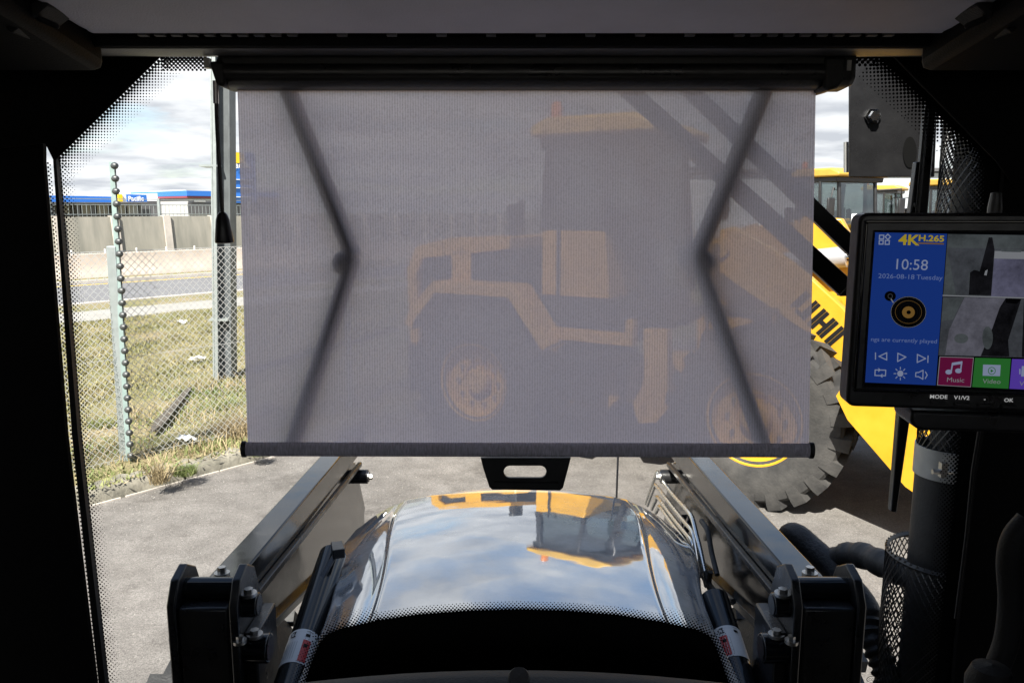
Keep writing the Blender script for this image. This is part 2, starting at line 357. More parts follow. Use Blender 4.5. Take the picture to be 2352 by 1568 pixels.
# ------------------------------------------------------------------ the ground, in road coordinates (n across, u along)
D = V((0.64, 0.768, 0)); D.normalize(); N = V((-D.y, D.x, 0))
def nu(n, u, z=0.0): return N * n + D * u + V((0, 0, z))
def strip(name, n0, n1, z, mat, u0=-60, u1=140, label=None, thick=0.0):
    b = MB()
    if thick: b.prism([nu(n0, u0, z - thick), nu(n1, u0, z - thick), nu(n1, u1, z - thick), nu(n0, u1, z - thick)], (0, 0, thick))
    else: b.poly([nu(n0, u0, z), nu(n1, u0, z), nu(n1, u1, z), nu(n0, u1, z)])
    o = b.build(name, mat, ang=0); o['kind'] = 'structure'; 
    if label: o['label'] = label
    return o
KN = 6.12
strip('terrain', -400, 600, -0.03, M['verge'], -500, 700)
strip('yard_pavement', -120, KN, 0.0, M['yard'], -80, 160)
VZ = 0.13
# kerb: old eroded concrete edge in separate lengths
kerb = thing('kerb', nu(KN, 0), 'old weathered grey kerb between the yard and the grass verge', 'kerb'); kerb['kind'] = 'structure'
u = -6.0
while u < 14:
    L = 1.0 + random.uniform(-.12, .1)
    b = MB(); ns = 14
    prof = [(0, -0.02), (0.015, 0.07), (0.05, 0.115), (0.10, 0.135), (0.17, 0.135), (0.17, -0.02)]
    rows = []
    for i in range(ns + 1):
        uu = u + L * i / ns; k = random.uniform(.8, 1.06)
        rows.append([nu(KN + a + random.uniform(-.008, .008), uu, z * k if z > 0 else z) for a, z in prof])
    base = []
    for r in rows: base += r
    m_ = len(prof)
    b.add(base, [(i * m_ + j, (i + 1) * m_ + j, (i + 1) * m_ + j + 1, i * m_ + j + 1) for i in range(ns) for j in range(m_ - 1)])
    b.build('kerbstone', M['kerb'], kerb, ang=50); u += L + 0.012
# pale mortar edge that the kerb stands on, broken up
b = MB(); u = -6
while u < 14:
    L = random.uniform(.25, .9); wv = random.uniform(.008, .022)
    b.box(nu(KN - wv / 2 - .002, u + L / 2, 0.004), (L, wv, 0.014), Matrix((D, N, V((0, 0, 1)))).transposed()); u += L + random.uniform(.0, .12)
b.build('mortar_edge', M['concrete_pale'], kerb, kind='stuff')
# verge with a little relief
def vz(n, u): return VZ + 0.03 * math.sin(n * 1.7 + u * .6) * math.sin(u * 1.1) + 0.02 * math.sin(n * 4.1 - u * 2.3) * smooth((n - KN - .2) / .5)
b = MB(); b.grid(lambda a, c: nu(lerp(KN + .15, 15.95, a), lerp(-20, 40, c), vz(lerp(KN + .15, 15.95, a), lerp(-20, 40, c)) - .01), 60, 200)
o = b.build('grass_verge', M['verge']); o['kind'] = 'structure'
strip('footpath', 15.9, 17.5, 0.125, M['path'], thick=0.10)
strip('nature_strip', 17.5, 19.0, 0.10, M['verge'])
strip('road_kerb', 19.0, 19.2, 0.13, M['concrete_pale'], thick=0.15)
strip('road', 19.2, 25.6, 0.0, M['road'])
strip('edge_line', 25.1, 25.25, 0.004, M['signyellow']); strip('lane_line', 22.3, 22.42, 0.004, M['white'], 14, 18)
strip('far_kerb', 25.6, 25.8, 0.10, M['concrete_pale'], thick=0.12)
strip('median_grass', 25.8, 27.0, 0.06, M['verge'])

# ------------------------------------------------------------------ grass
def blades(name, n_pts, sampler, hfun, wfun, mat, lean=0.5, seg=1):
    pts = sampler(n_pts); n = len(pts)
    h = hfun(n); wd = wfun(n); an = rng.uniform(0, 2 * np.pi, n); la = rng.uniform(0, 2 * np.pi, n); lm = rng.uniform(0.05, lean, n) * h
    sx = np.stack([np.cos(an), np.sin(an), np.zeros(n)], 1) * wd[:, None] / 2
    ln = np.stack([np.cos(la), np.sin(la), np.zeros(n)], 1) * lm[:, None]; up = np.zeros((n, 3)); up[:, 2] = h
    if seg == 1:
        vs = np.stack([pts - sx, pts + sx, pts + up + ln], 1).reshape(-1, 3); k = 3
        loops = np.arange(n * 3); starts = np.arange(n) * 3; tot = np.full(n, 3)
    else:
        md = pts + up * .6 + ln * .3
        vs = np.stack([pts - sx, pts + sx, md + sx * .7, md - sx * .7, pts + up * .95 + ln * 1.3], 1).reshape(-1, 3)
        bi = np.arange(n)[:, None] * 5; loops = np.concatenate([bi + 0, bi + 1, bi + 2, bi + 3, bi + 3, bi + 2, bi + 4], 1).reshape(-1)
        starts = np.stack([np.arange(n) * 7, np.arange(n) * 7 + 4], 1).reshape(-1)
    me = bpy.data.meshes.new(name); me.vertices.add(len(vs)); me.vertices.foreach_set('co', vs.astype(np.float32).ravel())
    me.loops.add(len(loops)); me.loops.foreach_set('vertex_index', loops.astype(np.int32).ravel())
    me.polygons.add(len(starts)); me.polygons.foreach_set('loop_start', starts.astype(np.int32).ravel())
    me.update(calc_edges=True); me.validate()
    o = link(name, me, mat); o['kind'] = 'stuff'; return o
Dn = np.array(D); Nn = np.array(N)
def samp(n0, n1, u0, u1, zf=None, patch=None):
    def f(k):
        n = rng.uniform(n0, n1, k); u = rng.uniform(u0, u1, k)
        if patch is not None:
            q = np.sin(n * patch + u * 1.3) * np.sin(u * patch * .8 + 1.7 * n) + rng.uniform(-.5, .5, k); keep = q > 0.15; n, u = n[keep], u[keep]
        z = VZ + 0.03 * np.sin(n * 1.7 + u * .6) * np.sin(u * 1.1) - .01
        return n[:, None] * Nn + u[:, None] * Dn + np.stack([0 * z, 0 * z, z], 1)
    return f
nrm = lambda a, b: (lambda k: rng.uniform(a, b, k))
props(blades('lawn', 90000, samp(8.6, 15.9, 1, 16), nrm(.02, .06), nrm(.012, .03), M['lawn'], 1.2), 'mown patchy green lawn beyond the fence', None)
props(blades('dry_grass', 9000, samp(6.2, 9.0, 1.2, 9, patch=2.1), nrm(.05, .17), nrm(.004, .010), M['dry'], 1.0, 2), 'dry straw coloured grass along the fence', None)
props(blades('low_weeds', 30000, samp(6.12, 8.9, 1.0, 10, patch=3.3), nrm(.015, .055), nrm(.010, .028), M['weed'], 1.5), 'low green weeds on the verge by the kerb', None)
props(blades('straw_litter', 9000, samp(6.1, 8.6, 1.0, 10), nrm(.01, .03), nrm(.008, .02), M['dry'], 3.0), 'dead straw lying on the verge', None)
# tufts one can point to
def disc(q, r):
    a = rng.uniform(0, 2 * np.pi, q); d = r * np.sqrt(rng.uniform(0, 1, q)); return np.stack([d * np.cos(a), d * np.sin(a), np.zeros(q) - .03], 1)
def tuft(px, py, hh, k, mat, label, spread=.12):
    c = onZ(px, py, VZ); c0 = np.array(c)
    o = blades('grass_tuft', k, lambda q: c0 + disc(q, spread), nrm(hh * .4, hh), nrm(.004, .009), mat, 1.5, 2)
    del o['kind']; return props(o, label, 'grass tuft', 'tufts of grass on the verge')
tuft(545, 990, .20, 900, M['dry'], 'big dry straw tuft beside the edge of the blind', .2)
tuft(365, 1100, .26, 160, M['dry'], 'tall dry stalks rising from the kerb right of the beaded post', .07)
tuft(235, 975, .12, 300, M['weed'], 'dark green weed clump left of the beaded post', .12)
tuft(505, 935, .13, 500, M['weed'], 'green weed clump between the dark strip and the straw tuft', .2)
tuft(590, 1036, .09, 300, M['weed'], 'green weed clump at the kerb under the corner of the blind', .08)
tuft(425, 1080, .09, 330, M['weed'], 'low green weeds growing over the middle of the kerb', .09)

b = MB()
for i in range(2600):
    if i < 900: n_ = KN - abs(random.gauss(0, .35)) - .02; u_ = random.uniform(1, 9)
    else: n_ = random.uniform(1.5, 6); u_ = random.uniform(0, 9)
    r_ = random.uniform(.002, .0055); c = nu(n_, u_, r_ * .4); k = random.uniform(0, 6)
    b.add([c + V((r_ * math.cos(k + q * 2.09), r_ * math.sin(k + q * 2.09), -r_ * .4)) for q in range(3)] + [c + V((0, 0, r_ * .6))], [(0, 1, 3), (1, 2, 3), (2, 0, 3)])
o = b.build('gravel', M['path'], ang=0, fix=False); o['kind'] = 'stuff'; o['label'] = 'loose pale grit lying on the grey yard by the kerb'
# ------------------------------------------------------------------ litter and a dark strip
def scrap(px, py, s, label):
    c = onZ(px, py, VZ + .035); b = MB()
    b.grid(lambda a, d: c + V(((a - .5) * s * 1.5 + random.uniform(-.2, .2) * s, (d - .5) * s + random.uniform(-.2, .2) * s, random.uniform(-.02, .45) * s)), 4, 4)
    o = b.build('paper_scrap', M['paper'], ang=0, fix=False); sd = o.modifiers.new('thick', 'SOLIDIFY'); sd.thickness = .002
    props(o, label, 'litter', 'scraps of white paper in the grass')
scrap(417, 742, .13, 'white paper scrap farthest away on the lawn, near the road side')
scrap(456, 826, .14, 'white paper scrap in the middle of the lawn, left of the steel pole foot')
scrap(428, 1010, .10, 'pale flat scrap lying in the weeds near the kerb')
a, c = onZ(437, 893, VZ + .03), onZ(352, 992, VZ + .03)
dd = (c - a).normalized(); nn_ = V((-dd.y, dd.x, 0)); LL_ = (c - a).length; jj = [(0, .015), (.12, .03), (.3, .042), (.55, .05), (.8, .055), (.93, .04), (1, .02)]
b = MB(); b.prism([a + dd * LL_ * q + nn_ * (w_ + random.uniform(-.006, .006)) for q, w_ in jj] + [a + dd * LL_ * q - nn_ * (w_ + random.uniform(-.006, .006)) for q, w_ in jj[::-1]], (0, 0, .03)); props(b.build('dark_strip', M['streak'], bevel=.006), 'dark strip lying in the dry grass right of the beaded post', 'streak')  # low dark slab on the grass, narrowing at both ends

# ------------------------------------------------------------------ fence: chain link, post, insulator strip
FN = 6.98; fp = onZ(291, 1060, VZ); FN = fp.dot(N); FU = fp.dot(D)
fence = thing('chain_link_fence', nu(FN, FU, VZ), 'thin silver chain link fence along the verge', 'fence')
b = MB(); H = 1.75; cell = .062; wr = .0021
def wire(p, q):
    d = (q - p); dirp = d.normalized(); x = N; y = dirp.cross(x)
    b.add([p + x * wr, p - x * wr * .5 + y * wr, p - x * wr * .5 - y * wr, q + x * wr, q - x * wr * .5 + y * wr, q - x * wr * .5 - y * wr], [(0, 1, 4, 3), (1, 2, 5, 4), (2, 0, 3, 5)])
U0, U1 = FU - 2.0, FU + 5.2
k = int((U1 - U0 + H) / cell)
for i in range(-1, k):
    for s_ in (1, -1):
        ua = U0 + i * cell - (H if s_ > 0 else 0); ub = ua + s_ * H + (0 if s_ > 0 else H)
        if s_ > 0: p = (ua, 0); q = (ua + H, H)
        else: p = (ua + H, 0); q = (ua, H)
        t0, t1 = 0.0, 1.0
        du = q[0] - p[0]
        for lim, sg in ((U0, 1), (U1, -1)):
            ta = (lim - p[0]) / du
            if (sg * du) > 0: t0 = max(t0, ta)
            else: t1 = min(t1, ta)
        if t1 - t0 < .02: continue
        P = nu(FN + .02, p[0] + du * t0, VZ + lerp(0, H, t0)); Q = nu(FN + .02, p[0] + du * t1, VZ + lerp(0, H, t1))
        wire(P, Q)
for hz in (.03, H * .5, H): wire(nu(FN + .02, U0, VZ + hz), nu(FN + .02, U1, VZ + hz))
M['wire'] = pr('bright_wire', (0.62, 0.63, 0.61), 0.5, 0.2)
b.build('wire_mesh', M['wire'], fence, ang=0, fix=False, kind='stuff')
Y0 = fp.y
b = MB(); b.beam(onY(258, 565, Y0 + .02), onZ(286, 1062, VZ - .02) + V((0, .02, 0)), .075, .06, (0, 1, 0)); b.build('post', M['galv'], fence, bevel=.006)
b = MB(); b.beam(onY(500, 535, onX(500, 700, -2.9).y if False else 7.6), onY(500, 1003, 7.6), .05, .05, (0, 1, 0))
for q in (2.4, 4.8):
    b2 = MB(); b2.beam(nu(FN + .05, FU + q, VZ - .02), nu(FN + .05, FU + q, VZ + H), .06, .06, (0, 1, 0)); b2.build('post', M['galv'], fence, bevel=.006)
ep = thing('insulator_post', fp, 'pale green fence post carrying a row of dark round insulators', 'fence post')
top, bot = onY(254, 372, Y0), onY(293, 1058, Y0)
b = MB(); ax = (bot - top)
b.prism([top + V((-.012, 0, 0)), top + V((.03, 0, 0)), top + V((.03, .006, 0)), top + V((-.006, .006, 0)), top + V((-.006, .05, 0)), top + V((-.012, .05, 0))], ax)
b.build('post', M['galv_green'], ep)
nb = 25
for i in range(nb):
    c = lerp(onY(263, 381, Y0 - .03), onY(300, 1046, Y0 - .03), i / (nb - 1))
    b = MB(); b.lathe([(0.0, -.026), (.016, -.026), (.026, -.012), (.027, 0), (.026, .012), (.016, .026), (0, .026)], c, (.9, -.3, .1), 14)
    b.build('insulator', M['bead'], ep, ang=50)
b = MB(); b.tube([onY(264, 379, Y0 - .012), onY(301, 1050, Y0 - .012)], .006, 6); b.build('insulator_rod', M['bead'], ep)

# steel column, one flange coloured as lit, the rest as in shade
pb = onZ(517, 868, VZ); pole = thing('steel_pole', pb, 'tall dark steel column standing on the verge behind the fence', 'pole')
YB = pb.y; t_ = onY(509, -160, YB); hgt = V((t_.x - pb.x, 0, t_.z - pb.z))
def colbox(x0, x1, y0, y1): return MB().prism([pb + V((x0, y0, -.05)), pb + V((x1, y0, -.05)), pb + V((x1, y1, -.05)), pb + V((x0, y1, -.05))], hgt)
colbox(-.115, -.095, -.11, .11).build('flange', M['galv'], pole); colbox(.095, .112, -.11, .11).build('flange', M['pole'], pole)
colbox(-.094, .094, .0, .02).build('web', M['pole'], pole); colbox(-.085, -.045, -.125, -.085).build('conduit', M['galv'], pole)
for z in (.75, 2.6):
    b = MB(); b.box(pb + V((0, 0, z)), (.236, .235, .025)); b.build('band', M['galv'], pole)

# ------------------------------------------------------------------ road barrier, retaining wall, railing
bar = thing('road_barrier', nu(27.2, 10), 'low pale concrete road barrier on the far side of the road', 'barrier')
b = MB(); 
for i in range(22):
    u0 = -12 + i * 4.0; pr_ = [(27.0, 0), (27.06, .2), (27.2, .36), (27.26, .82), (27.5, .82), (27.5, 0)]
    MB().prism([nu(n, u0 + .015, z) for n, z in pr_], D * 3.97).build('barrier_block', M['pinkish'], bar, bevel=.02)
for i in range(60):
    c = nu(27.36, -4 + i * 1.05, .82); MB().cyl(c, c + V((0, 0, .14)), .025, n=6).build('reflector_peg', M['white'], bar)
wall = thing('retaining_wall', nu(29, 10), 'grey streaked concrete wall behind the road barrier', 'wall')
for i in range(36):
    u0 = -8 + i * 1.9
    MB().prism([nu(28.9, u0 + .14, 0), nu(29.1, u0 + .14, 2.0), nu(29.25, u0 + .14, 2.0), nu(29.25, u0 + .14, 0)], D * 1.62).build('wall_panel', M['concrete_wall'], wall)
    MB().prism([nu(28.82, u0 - .13, 0), nu(29.02, u0 - .13, 2.03), nu(29.3, u0 - .13, 2.03), nu(29.3, u0 - .13, 0)], D * .26).build('wall_post', M['concrete_pale'], wall)
rail = thing('steel_railing', nu(29.6, 10, 2.0), 'thin grey steel railing running along the top of the concrete wall', 'railing')
b = MB()
for hz in (2.08, 2.42, 2.62): b.beam(nu(29.6, -10, hz), nu(29.6, 60, hz), .025, .025)
b.build('rail', M['galv'], rail)
b = MB(); 
for i in range(420): b.beam(nu(29.6, -10 + i * .15, 1.9), nu(29.6, -10 + i * .15, 2.42), .011, .011)
b.build('baluster', M['galv'], rail, kind='stuff', fix=False)
for i in range(18): MB().beam(nu(29.58, -8 + i * 3.8, 0), nu(29.58, -8 + i * 3.8, 2.66), .09, .09).build('railing_post', M['galv'], rail)

# ------------------------------------------------------------------ far shop buildings (facing the road)
BN = 70.0
def onB(px, py, n=BN): return onP(px, py, nu(n, 0), N)
def facade(name, mat, parent, px0, px1, py0, py1, n=BN, depth=12.0, ground=False):
    a = onB(px0, py0, n); c = onB(px1, py0, n); z1 = max(a.z, c.z); e = onB((px0 + px1) / 2, py1, n).z if not ground else 0
    z1 = onB((px0 + px1) / 2, py0, n).z
    a = V((a.x, a.y, e)); c = V((c.x, c.y, e))
    return MB().prism([a, c, c + N * depth, a + N * depth], (0, 0, z1 - e)).build(name, mat, parent, ang=0)
shop = thing('long_store', onB(230, 480), 'long low store with a blue fascia and a white lettered sign', 'store')
facade('shop_wall', M['shop'], shop, 20, 345, 464, 0, BN + .6, ground=True)
facade('fascia', M['blue'], shop, 20, 268, 449.5, 464, BN)
facade('canopy', M['shop'], shop, 20, 345, 464.5, 467, BN - 2.5, 3)
for px in (60, 120, 180, 213, 322): facade('column', M['shop'], shop, px - 2.5, px + 2.5, 467.2, 0, BN - 2, .4, True)
for px in (75, 135, 187, 222, 262, 292): facade('shop_window', M['shop_pale'], shop, px, px + 24, 470, 492, BN + .4, .1)
sg = facade('sign_panel', M['blue'], shop, 290, 337, 446.5, 463.5, BN - .3, .5)
facade('sign_logo', M['signyellow'], shop, 271, 281, 446, 463, BN - .4, .5)
facade('sign_backing', M['signwhite'], shop, 268.5, 290, 447.5, 463.8, BN - .25, .3)
e0 = onB(294, 461, BN - .36); e1 = onB(334, 461, BN - .36); wdt = (e1 - e0).length
text('sign_lettering', 'Pacific', e0, (e1 - e0).normalized(), V((0, 0, 1)), wdt / 2.75, M['signwhite'], shop, bold=.03)
hall = thing('white_roofed_hall', onB(385, 480), 'white roofed hall rising behind the lettered store sign', 'hall')
pz = [onB(338, 462, 82), onB(338, 447, 82), onB(425, 436, 82), onB(436, 441, 82), onB(436, 462, 82)]
MB().prism(pz, N * 15).build('roof', M['signwhite'], hall, ang=0)
q0, q1 = onB(338, 462.5, 82), onB(470, 462.5, 82); MB().prism([V((q0.x, q0.y, 0)), V((q1.x, q1.y, 0)), V((q1.x, q1.y, 0)) + N * 14, V((q0.x, q0.y, 0)) + N * 14], (0, 0, q0.z - .02)).build('wall', M['shop'], hall, ang=0)
bs = thing('blue_topped_store', onB(460, 480, 76), 'store with a blue top and a thin maroon band beside the steel column', 'store')
facade('wall', M['shop_pale'], bs, 431, 640, 455, 0, 76.4, ground=True)
facade('fascia', M['blue'], bs, 429, 640, 440, 451.5, 76)
facade('maroon_band', M['maroon'], bs, 429, 640, 452, 456, 76.1)
facade('white_window', M['signwhite'], bs, 446, 472, 461, 464, 76.2, .1); facade('shopfront', M['shop'], bs, 432, 640, 466, 490, 76.25, .1)  # thin white panel set in the wall
tw = thing('pylon_sign', onB(560, 480, 52), 'tall blue pylon sign with white lettering half hidden by the blind', 'sign')
facade('sign_board', M['blue'], tw, 527, 585, 350, 466, 52, .8); facade('sign_post', M['galv'], tw, 521, 526.5, 350, 0, 52.2, .4, True)
facade('sign_foot', M['shop'], tw, 530, 582, 466.5, 0, 52.3, .4, True)
facade('sign_logo', M['signyellow'], tw, 540, 560, 350.5, 375, 51.9, .09)
e0 = onB(531, 386, 51.88); e1 = onB(580, 386, 51.88); text('sign_lettering', 'Pacific', e0, (e1 - e0).normalized(), V((0, 0, 1)), (e1 - e0).length / 2.75, M['signwhite'], tw, bold=.02)
for py in (412, 431, 452): facade('sign_line', M['signwhite'], tw, 533, 580, py, py + 1.6, 51.9, .09)
shed = thing('grey_shed', (30, 62, 0), 'long grey shed standing behind the row of parked yellow machines', 'shed')
MB().prism([(4, 62, 0), (95, 62, 0), (95, 62, 5.4), (4, 62, 4.9)], (0, 20, 0)).build('wall', M['shed'], shed, ang=0)
MB().prism([(3, 61.6, 5.0), (96, 61.6, 5.5), (96, 61.6, 5.75), (3, 61.6, 5.25)], (0, 22, 0)).build('roof', M['shop'], shed, ang=0)

# ------------------------------------------------------------------ yellow wheel loader (local: +x forward, rear axle at x 0)
RW = 0.675; WB = 2.5
def make_wheel(root, x, side):
    c = V((x, side * .765, RW)); ax = V((0, side, 0))
    hub = thing('wheel', c, None, None); hub.parent = root; hub.location = c; ORG[hub.name] = c
    b = MB(); w2 = .235; q9 = .9
    prof = [(.352, -w2 * .8), (.44, -w2 * .97), (.60, -w2), (.675, -w2 * .95), (.70, -w2 * .85), (.705, 0), (.70, w2 * .85), (.675, w2 * .95), (.60, w2), (.44, w2 * .97), (.352, w2 * .8)]
    b.lathe([(rr * q9, hh) for rr, hh in prof], c, ax, 56)
    nl = 22
    for k in range(nl):
        for sd in (-1, 1):
            a0 = 2 * math.pi * (k + (.5 if sd > 0 else 0)) / nl
            pts = []
            for rr in (.605, .685):
                for (hh, sh) in ((.02, .16), (.222, 0), (.24, 0.0)):
                    r2 = rr if hh < .23 else rr - (.050 if rr > .65 else .060)
                    for q in (-.072, .072):
                        an = a0 + sd * 0 + sh + q * (1 if hh > .1 else .8); pts.append(c + (V((math.cos(an), 0, math.sin(an))) * r2) + ax * hh * sd)
            # 12 points: two rings of three stations
            f = [(6, 7, 9, 8), (8, 9, 11, 10), (0, 6, 8, 2), (2, 8, 10, 4), (1, 3, 9, 7), (3, 5, 11, 9), (4, 10, 11, 5), (0, 1, 7, 6)]
            b.add(pts, f)
    b.build('tyre', M['tyre'], hub, ang=30)
    MB().lathe([(r_ * .83, h_ * .88) for r_, h_ in [(.0, .10), (.10, .10), (.13, .07), (.19, .06), (.21, .10), (.30, .12), (.36, .13), (.385, .20), (.415, .235), (.43, .235), (.43, .10), (.36, -.1), (.36, -.2)]], c, ax, 48).build('rim', M['yellow'], hub)
    MB().lathe([(0, .17), (.10, .17), (.115, .15), (.115, .05)], c, ax, 24).build('hub_cap', M['yellow'], hub)
    for k in range(10):
        an = k * math.pi / 5; p = c + V((math.cos(an), 0, math.sin(an))) * .215 + ax * .10
        MB().cyl(p, p + ax * .04, .016, n=6).build('wheel_nut', M['steel'], hub)
def make_loader():
    r = thing('wheel_loader', (0, 0, 0), 'x', 'wheel loader')
    Yw = .80
    def side(poly, y0, y1, name, mat, parent=r, bevel=.012): return MB().prism([(x, y0, z) for x, z in poly], (0, y1 - y0, 0)).build(name, mat, parent, bevel=bevel)
    # engine bonnet: yellow shell with dark openings
    hood = side([(-1.38, .95), (-1.42, 1.75), (-1.25, 1.98), (-.6, 2.08), (.45, 2.10), (.45, 1.98), (-1.12, 1.86), (-1.24, 1.70), (-1.22, .95)], -Yw, Yw, 'engine_bonnet', M['yellow'])
    side([(-1.2, .95), (-1.2, 1.85), (.5, 1.97), (.5, .95)], -Yw + .04, Yw - .04, 'engine_bay', M['black'])
    for s in (-1, 1):
        y = s * (Yw - .035)
        b = MB(); b.prism([(-.62, y, 1.15), (-.62, y, 1.95), (-.30, y, 1.96), (-.30, y, 1.15)], (0, s * .035, 0)); b.build('side_panel', M['yellow'], r, bevel=.008)
        for k in range(9):
            MB().box((.08, y + s * .01, 1.30 + k * .065), (.6, .03, .035), Matrix.Rotation(s * .5, 3, 'X')).build('louvre', M['black'], r)
    side([(-1.5, .45), (-1.5, 1.0), (-.9, 1.0), (-.9, .55)], -Yw, Yw, 'counterweight', M['black'])
    side([(-.9, .5), (-.9, .95), (1.5, .95), (1.7, .6), (1.5, .45)], -.38, .38, 'rear_frame', M['yellow'])
    MB().cyl((-.35, .3, 2.08), (-.35, .3, 2.45), .055).build('exhaust_pipe', M['black'], r)
    MB().lathe([(0, .32), (.12, .30), (.14, .2), (.12, .2), (.11, 0)], (.05, -.3, 2.1), (0, 0, 1), 20).build('air_cleaner', M['black'], r)
    # cab
    cx0, cx1 = .70, 2.02
    side([(cx0, 1.56), (cx0, 2.16), (1.62, 2.16), (1.72, 1.56)], -.74, .74, 'cab_lower_panel', M['yellow'])
    side([(.75, 1.2), (.75, 1.55), (2.1, 1.55), (2.1, 1.2)], -.72, .72, 'cab_floor', M['black'])
    for s in (-1, 1):
        y = s * .70
        b = MB(); b.beam((cx0 + .03, y, 2.16), (cx0 + .10, y, 3.0), .09, .09, (0, 1, 0)); b.build('cab_pillar', M['black'], r, bevel=.01)
        b = MB(); b.beam((1.62, y, 2.16), (1.55, y, 3.0), .07, .07, (0, 1, 0)); b.build('cab_pillar', M['black'], r, bevel=.01)
        b = MB(); b.beam((2.15, y * .8, 1.56), (2.02, y * .8, 3.0), .07, .07, (0, 1, 0)); b.build('cab_pillar', M['black'], r, bevel=.01)
        MB().poly([(.80, y, 2.17), (1.58, y, 2.17), (1.52, y, 2.98), (.84, y, 2.98)]).build('side_window', M['cabglass'], r, ang=0)
        MB().poly([(1.66, y, 2.17), (2.10, y * .8, 1.60), (2.0, y * .8, 2.98), (1.58, y, 2.98)]).build('side_window', M['cabglass'], r, ang=0)
        MB().tube([(1.0, y * 1.15, 1.55), (1.0, y * 1.15, 2.3)], .018, 8).build('handrail', M['black'], r)
        ms = MB(); ms.tube([(2.0, y * .9, 2.75), (2.3, s * 1.05, 2.78), (2.3, s * 1.1, 2.6)], .016, 8); mo = ms.build('mirror_arm', M['black'], r)
        MB().box((2.3, s * 1.1, 2.42), (.05, .2, .34)).build('mirror_head', M['black'], mo, bevel=.02)
    MB().poly([(2.16, -.55, 1.60), (2.16, .55, 1.60), (2.03, .55, 2.98), (2.03, -.55, 2.98)]).build('windscreen', M['cabglass'], r, ang=0)
    MB().poly([(.72, -.68, 2.17), (.72, .68, 2.17), (.79, .68, 2.98), (.79, -.68, 2.98)]).build('rear_window', M['cabglass'], r, ang=0)
    side([(.62, 3.0), (.62, 3.10), (.8, 3.17), (2.0, 3.17), (2.22, 3.08), (2.2, 3.0)], -.80, .80, 'cab_roof', M['yellow_far'], bevel=.03)
    side([(.68, 2.9), (.68, 2.995), (2.12, 2.995), (2.10, 2.9)], -.73, .73, 'roof_rail', M['black'])
    MB().lathe([(0, .17), (.055, .16), (.07, .12), (.07, .03), (.055, 0)], (.78, -.55, 3.165), (0, 0, 1), 16).build('beacon', M['amber'], r)
    st = MB(); st.box((1.15, 0, 2.0), (.12, .5, .7)); st.box((1.3, 0, 1.7), (.5, .5, .14)); st.build('driver_seat', M['black'], r, bevel=.04)
    MB().lathe([(.17, -.015), (.19, 0), (.17, .015), (.155, 0), (.17, -.015)], (1.75, 0, 2.0), (-.7, 0, .7), 24).build('steering_wheel', M['black'], r)
    for k in range(3): MB().box((1.35, -.93, .55 + k * .26), (.42, .24, .035)).build('step', M['black'], r)
    MB().box((1.35, -.74, .85), (.5, .18, .5)).build('fuel_tank', M['black'], r, bevel=.02)
    # front frame and loader linkage
    side([(1.75, .55), (1.75, .95), (2.5, 1.0), (2.62, 1.95), (2.95, 2.02), (3.15, 1.6), (3.3, .95), (3.9, .8), (3.9, .5)], -.36, .36, 'front_frame', M['yellow'])
    for s in (-1, 1):
        MB().prism([(2.55, s * .58, 1.45), (2.62, s * .58, 1.56), (3.5, s * .58, 1.56), (3.5, s * .58, 1.52), (2.68, s * .58, 1.52), (2.60, s * .58, 1.43)], (0, s * .52, 0)).build('front_fender', M['black'], r)
        b = MB(); b.tube([(2.75, s * .9, 1.56), (2.75, s * .9, 2.15)], .02, 8); hb = b.build('lamp_bracket', M['black'], r)
        MB().box((2.80, s * .9, 2.2), (.12, .24, .18)).build('headlight', M['signwhite'], hb, bevel=.02)
        b = MB(); b.cyl((2.55, s * .34, .85), (3.2, s * .39, 1.05), .085); lc = b.build('lift_cylinder', M['yellow'], r); MB().cyl((3.2, s * .39, 1.05), (3.75, s * .42, 1.22), .045).build('rod', M['chrome'], lc)
    # everything so far was drawn on a longer machine: bring it to this one's lengths
    def remap(o):
        if o.type == 'MESH':
            for v in o.data.vertices:
                v.co.x = float(np.interp(v.co.x, [-1.42, 0, .45, .70, 2.02, 2.15, 2.62, 3.43, 4.5], [-.95, 0, .22, .52, 1.38, 1.50, 1.95, 2.5, 3.2])); v.co.y *= .88; v.co.z *= .94
        for k_ in kids(o): remap(k_)
    remap(r)
    for s in (-1, 1):
        y0 = s * .40; y1 = s * .50
        arm = MB().prism([(x, y0, z) for x, z in [(1.95, 2.02), (2.15, 2.08), (2.45, 1.93), (2.75, 1.71), (3.0, 1.49), (3.22, 1.15), (3.36, .88), (3.34, .70), (3.2, .62), (3.06, .74), (2.94, 1.08), (2.72, 1.30), (2.4, 1.5), (2.0, 1.75), (1.88, 1.9)]], (0, y1 - y0, 0)).build('lift_arm', M['yellow'], r, bevel=.01)
        for (x, z, rr) in ((2.05, 1.92, .09), (3.22, .78, .09)): MB().cyl((x, y0 - s * .03, z), (x, y1 + s * .03, z), rr).build('arm_pin', M['yellow'], arm)
    for s in (-1, 1):
        MB().prism([(x, s * .66, z) for x, z in [(-.78, 1.15), (-.72, 1.3), (-.45, 1.57), (.42, 1.57), (.78, 1.08), (.70, 1.02), (.36, 1.46), (-.42, 1.46), (-.66, 1.2), (-.70, 1.1)]], (0, s * .30, 0)).build('rear_fender', M['yellow'], r, bevel=.01)
        MB().prism([(x, s * .66, z) for x, z in [(.62, 1.10), (1.45, 1.10), (1.45, 1.32), (1.38, 1.32), (1.38, 1.20), (.62, 1.20)]], (0, s * .12, 0)).build('step_frame', M['yellow'], r, bevel=.01)
        MB().prism([(x, s * .60, z) for x, z in [(1.52, 1.25), (1.72, 1.25), (1.76, .62), (1.66, .48), (1.50, .45), (1.44, .62), (1.54, .8)]], (0, s * .14, 0)).build('step_panel', M['yellow'], r, bevel=.01)
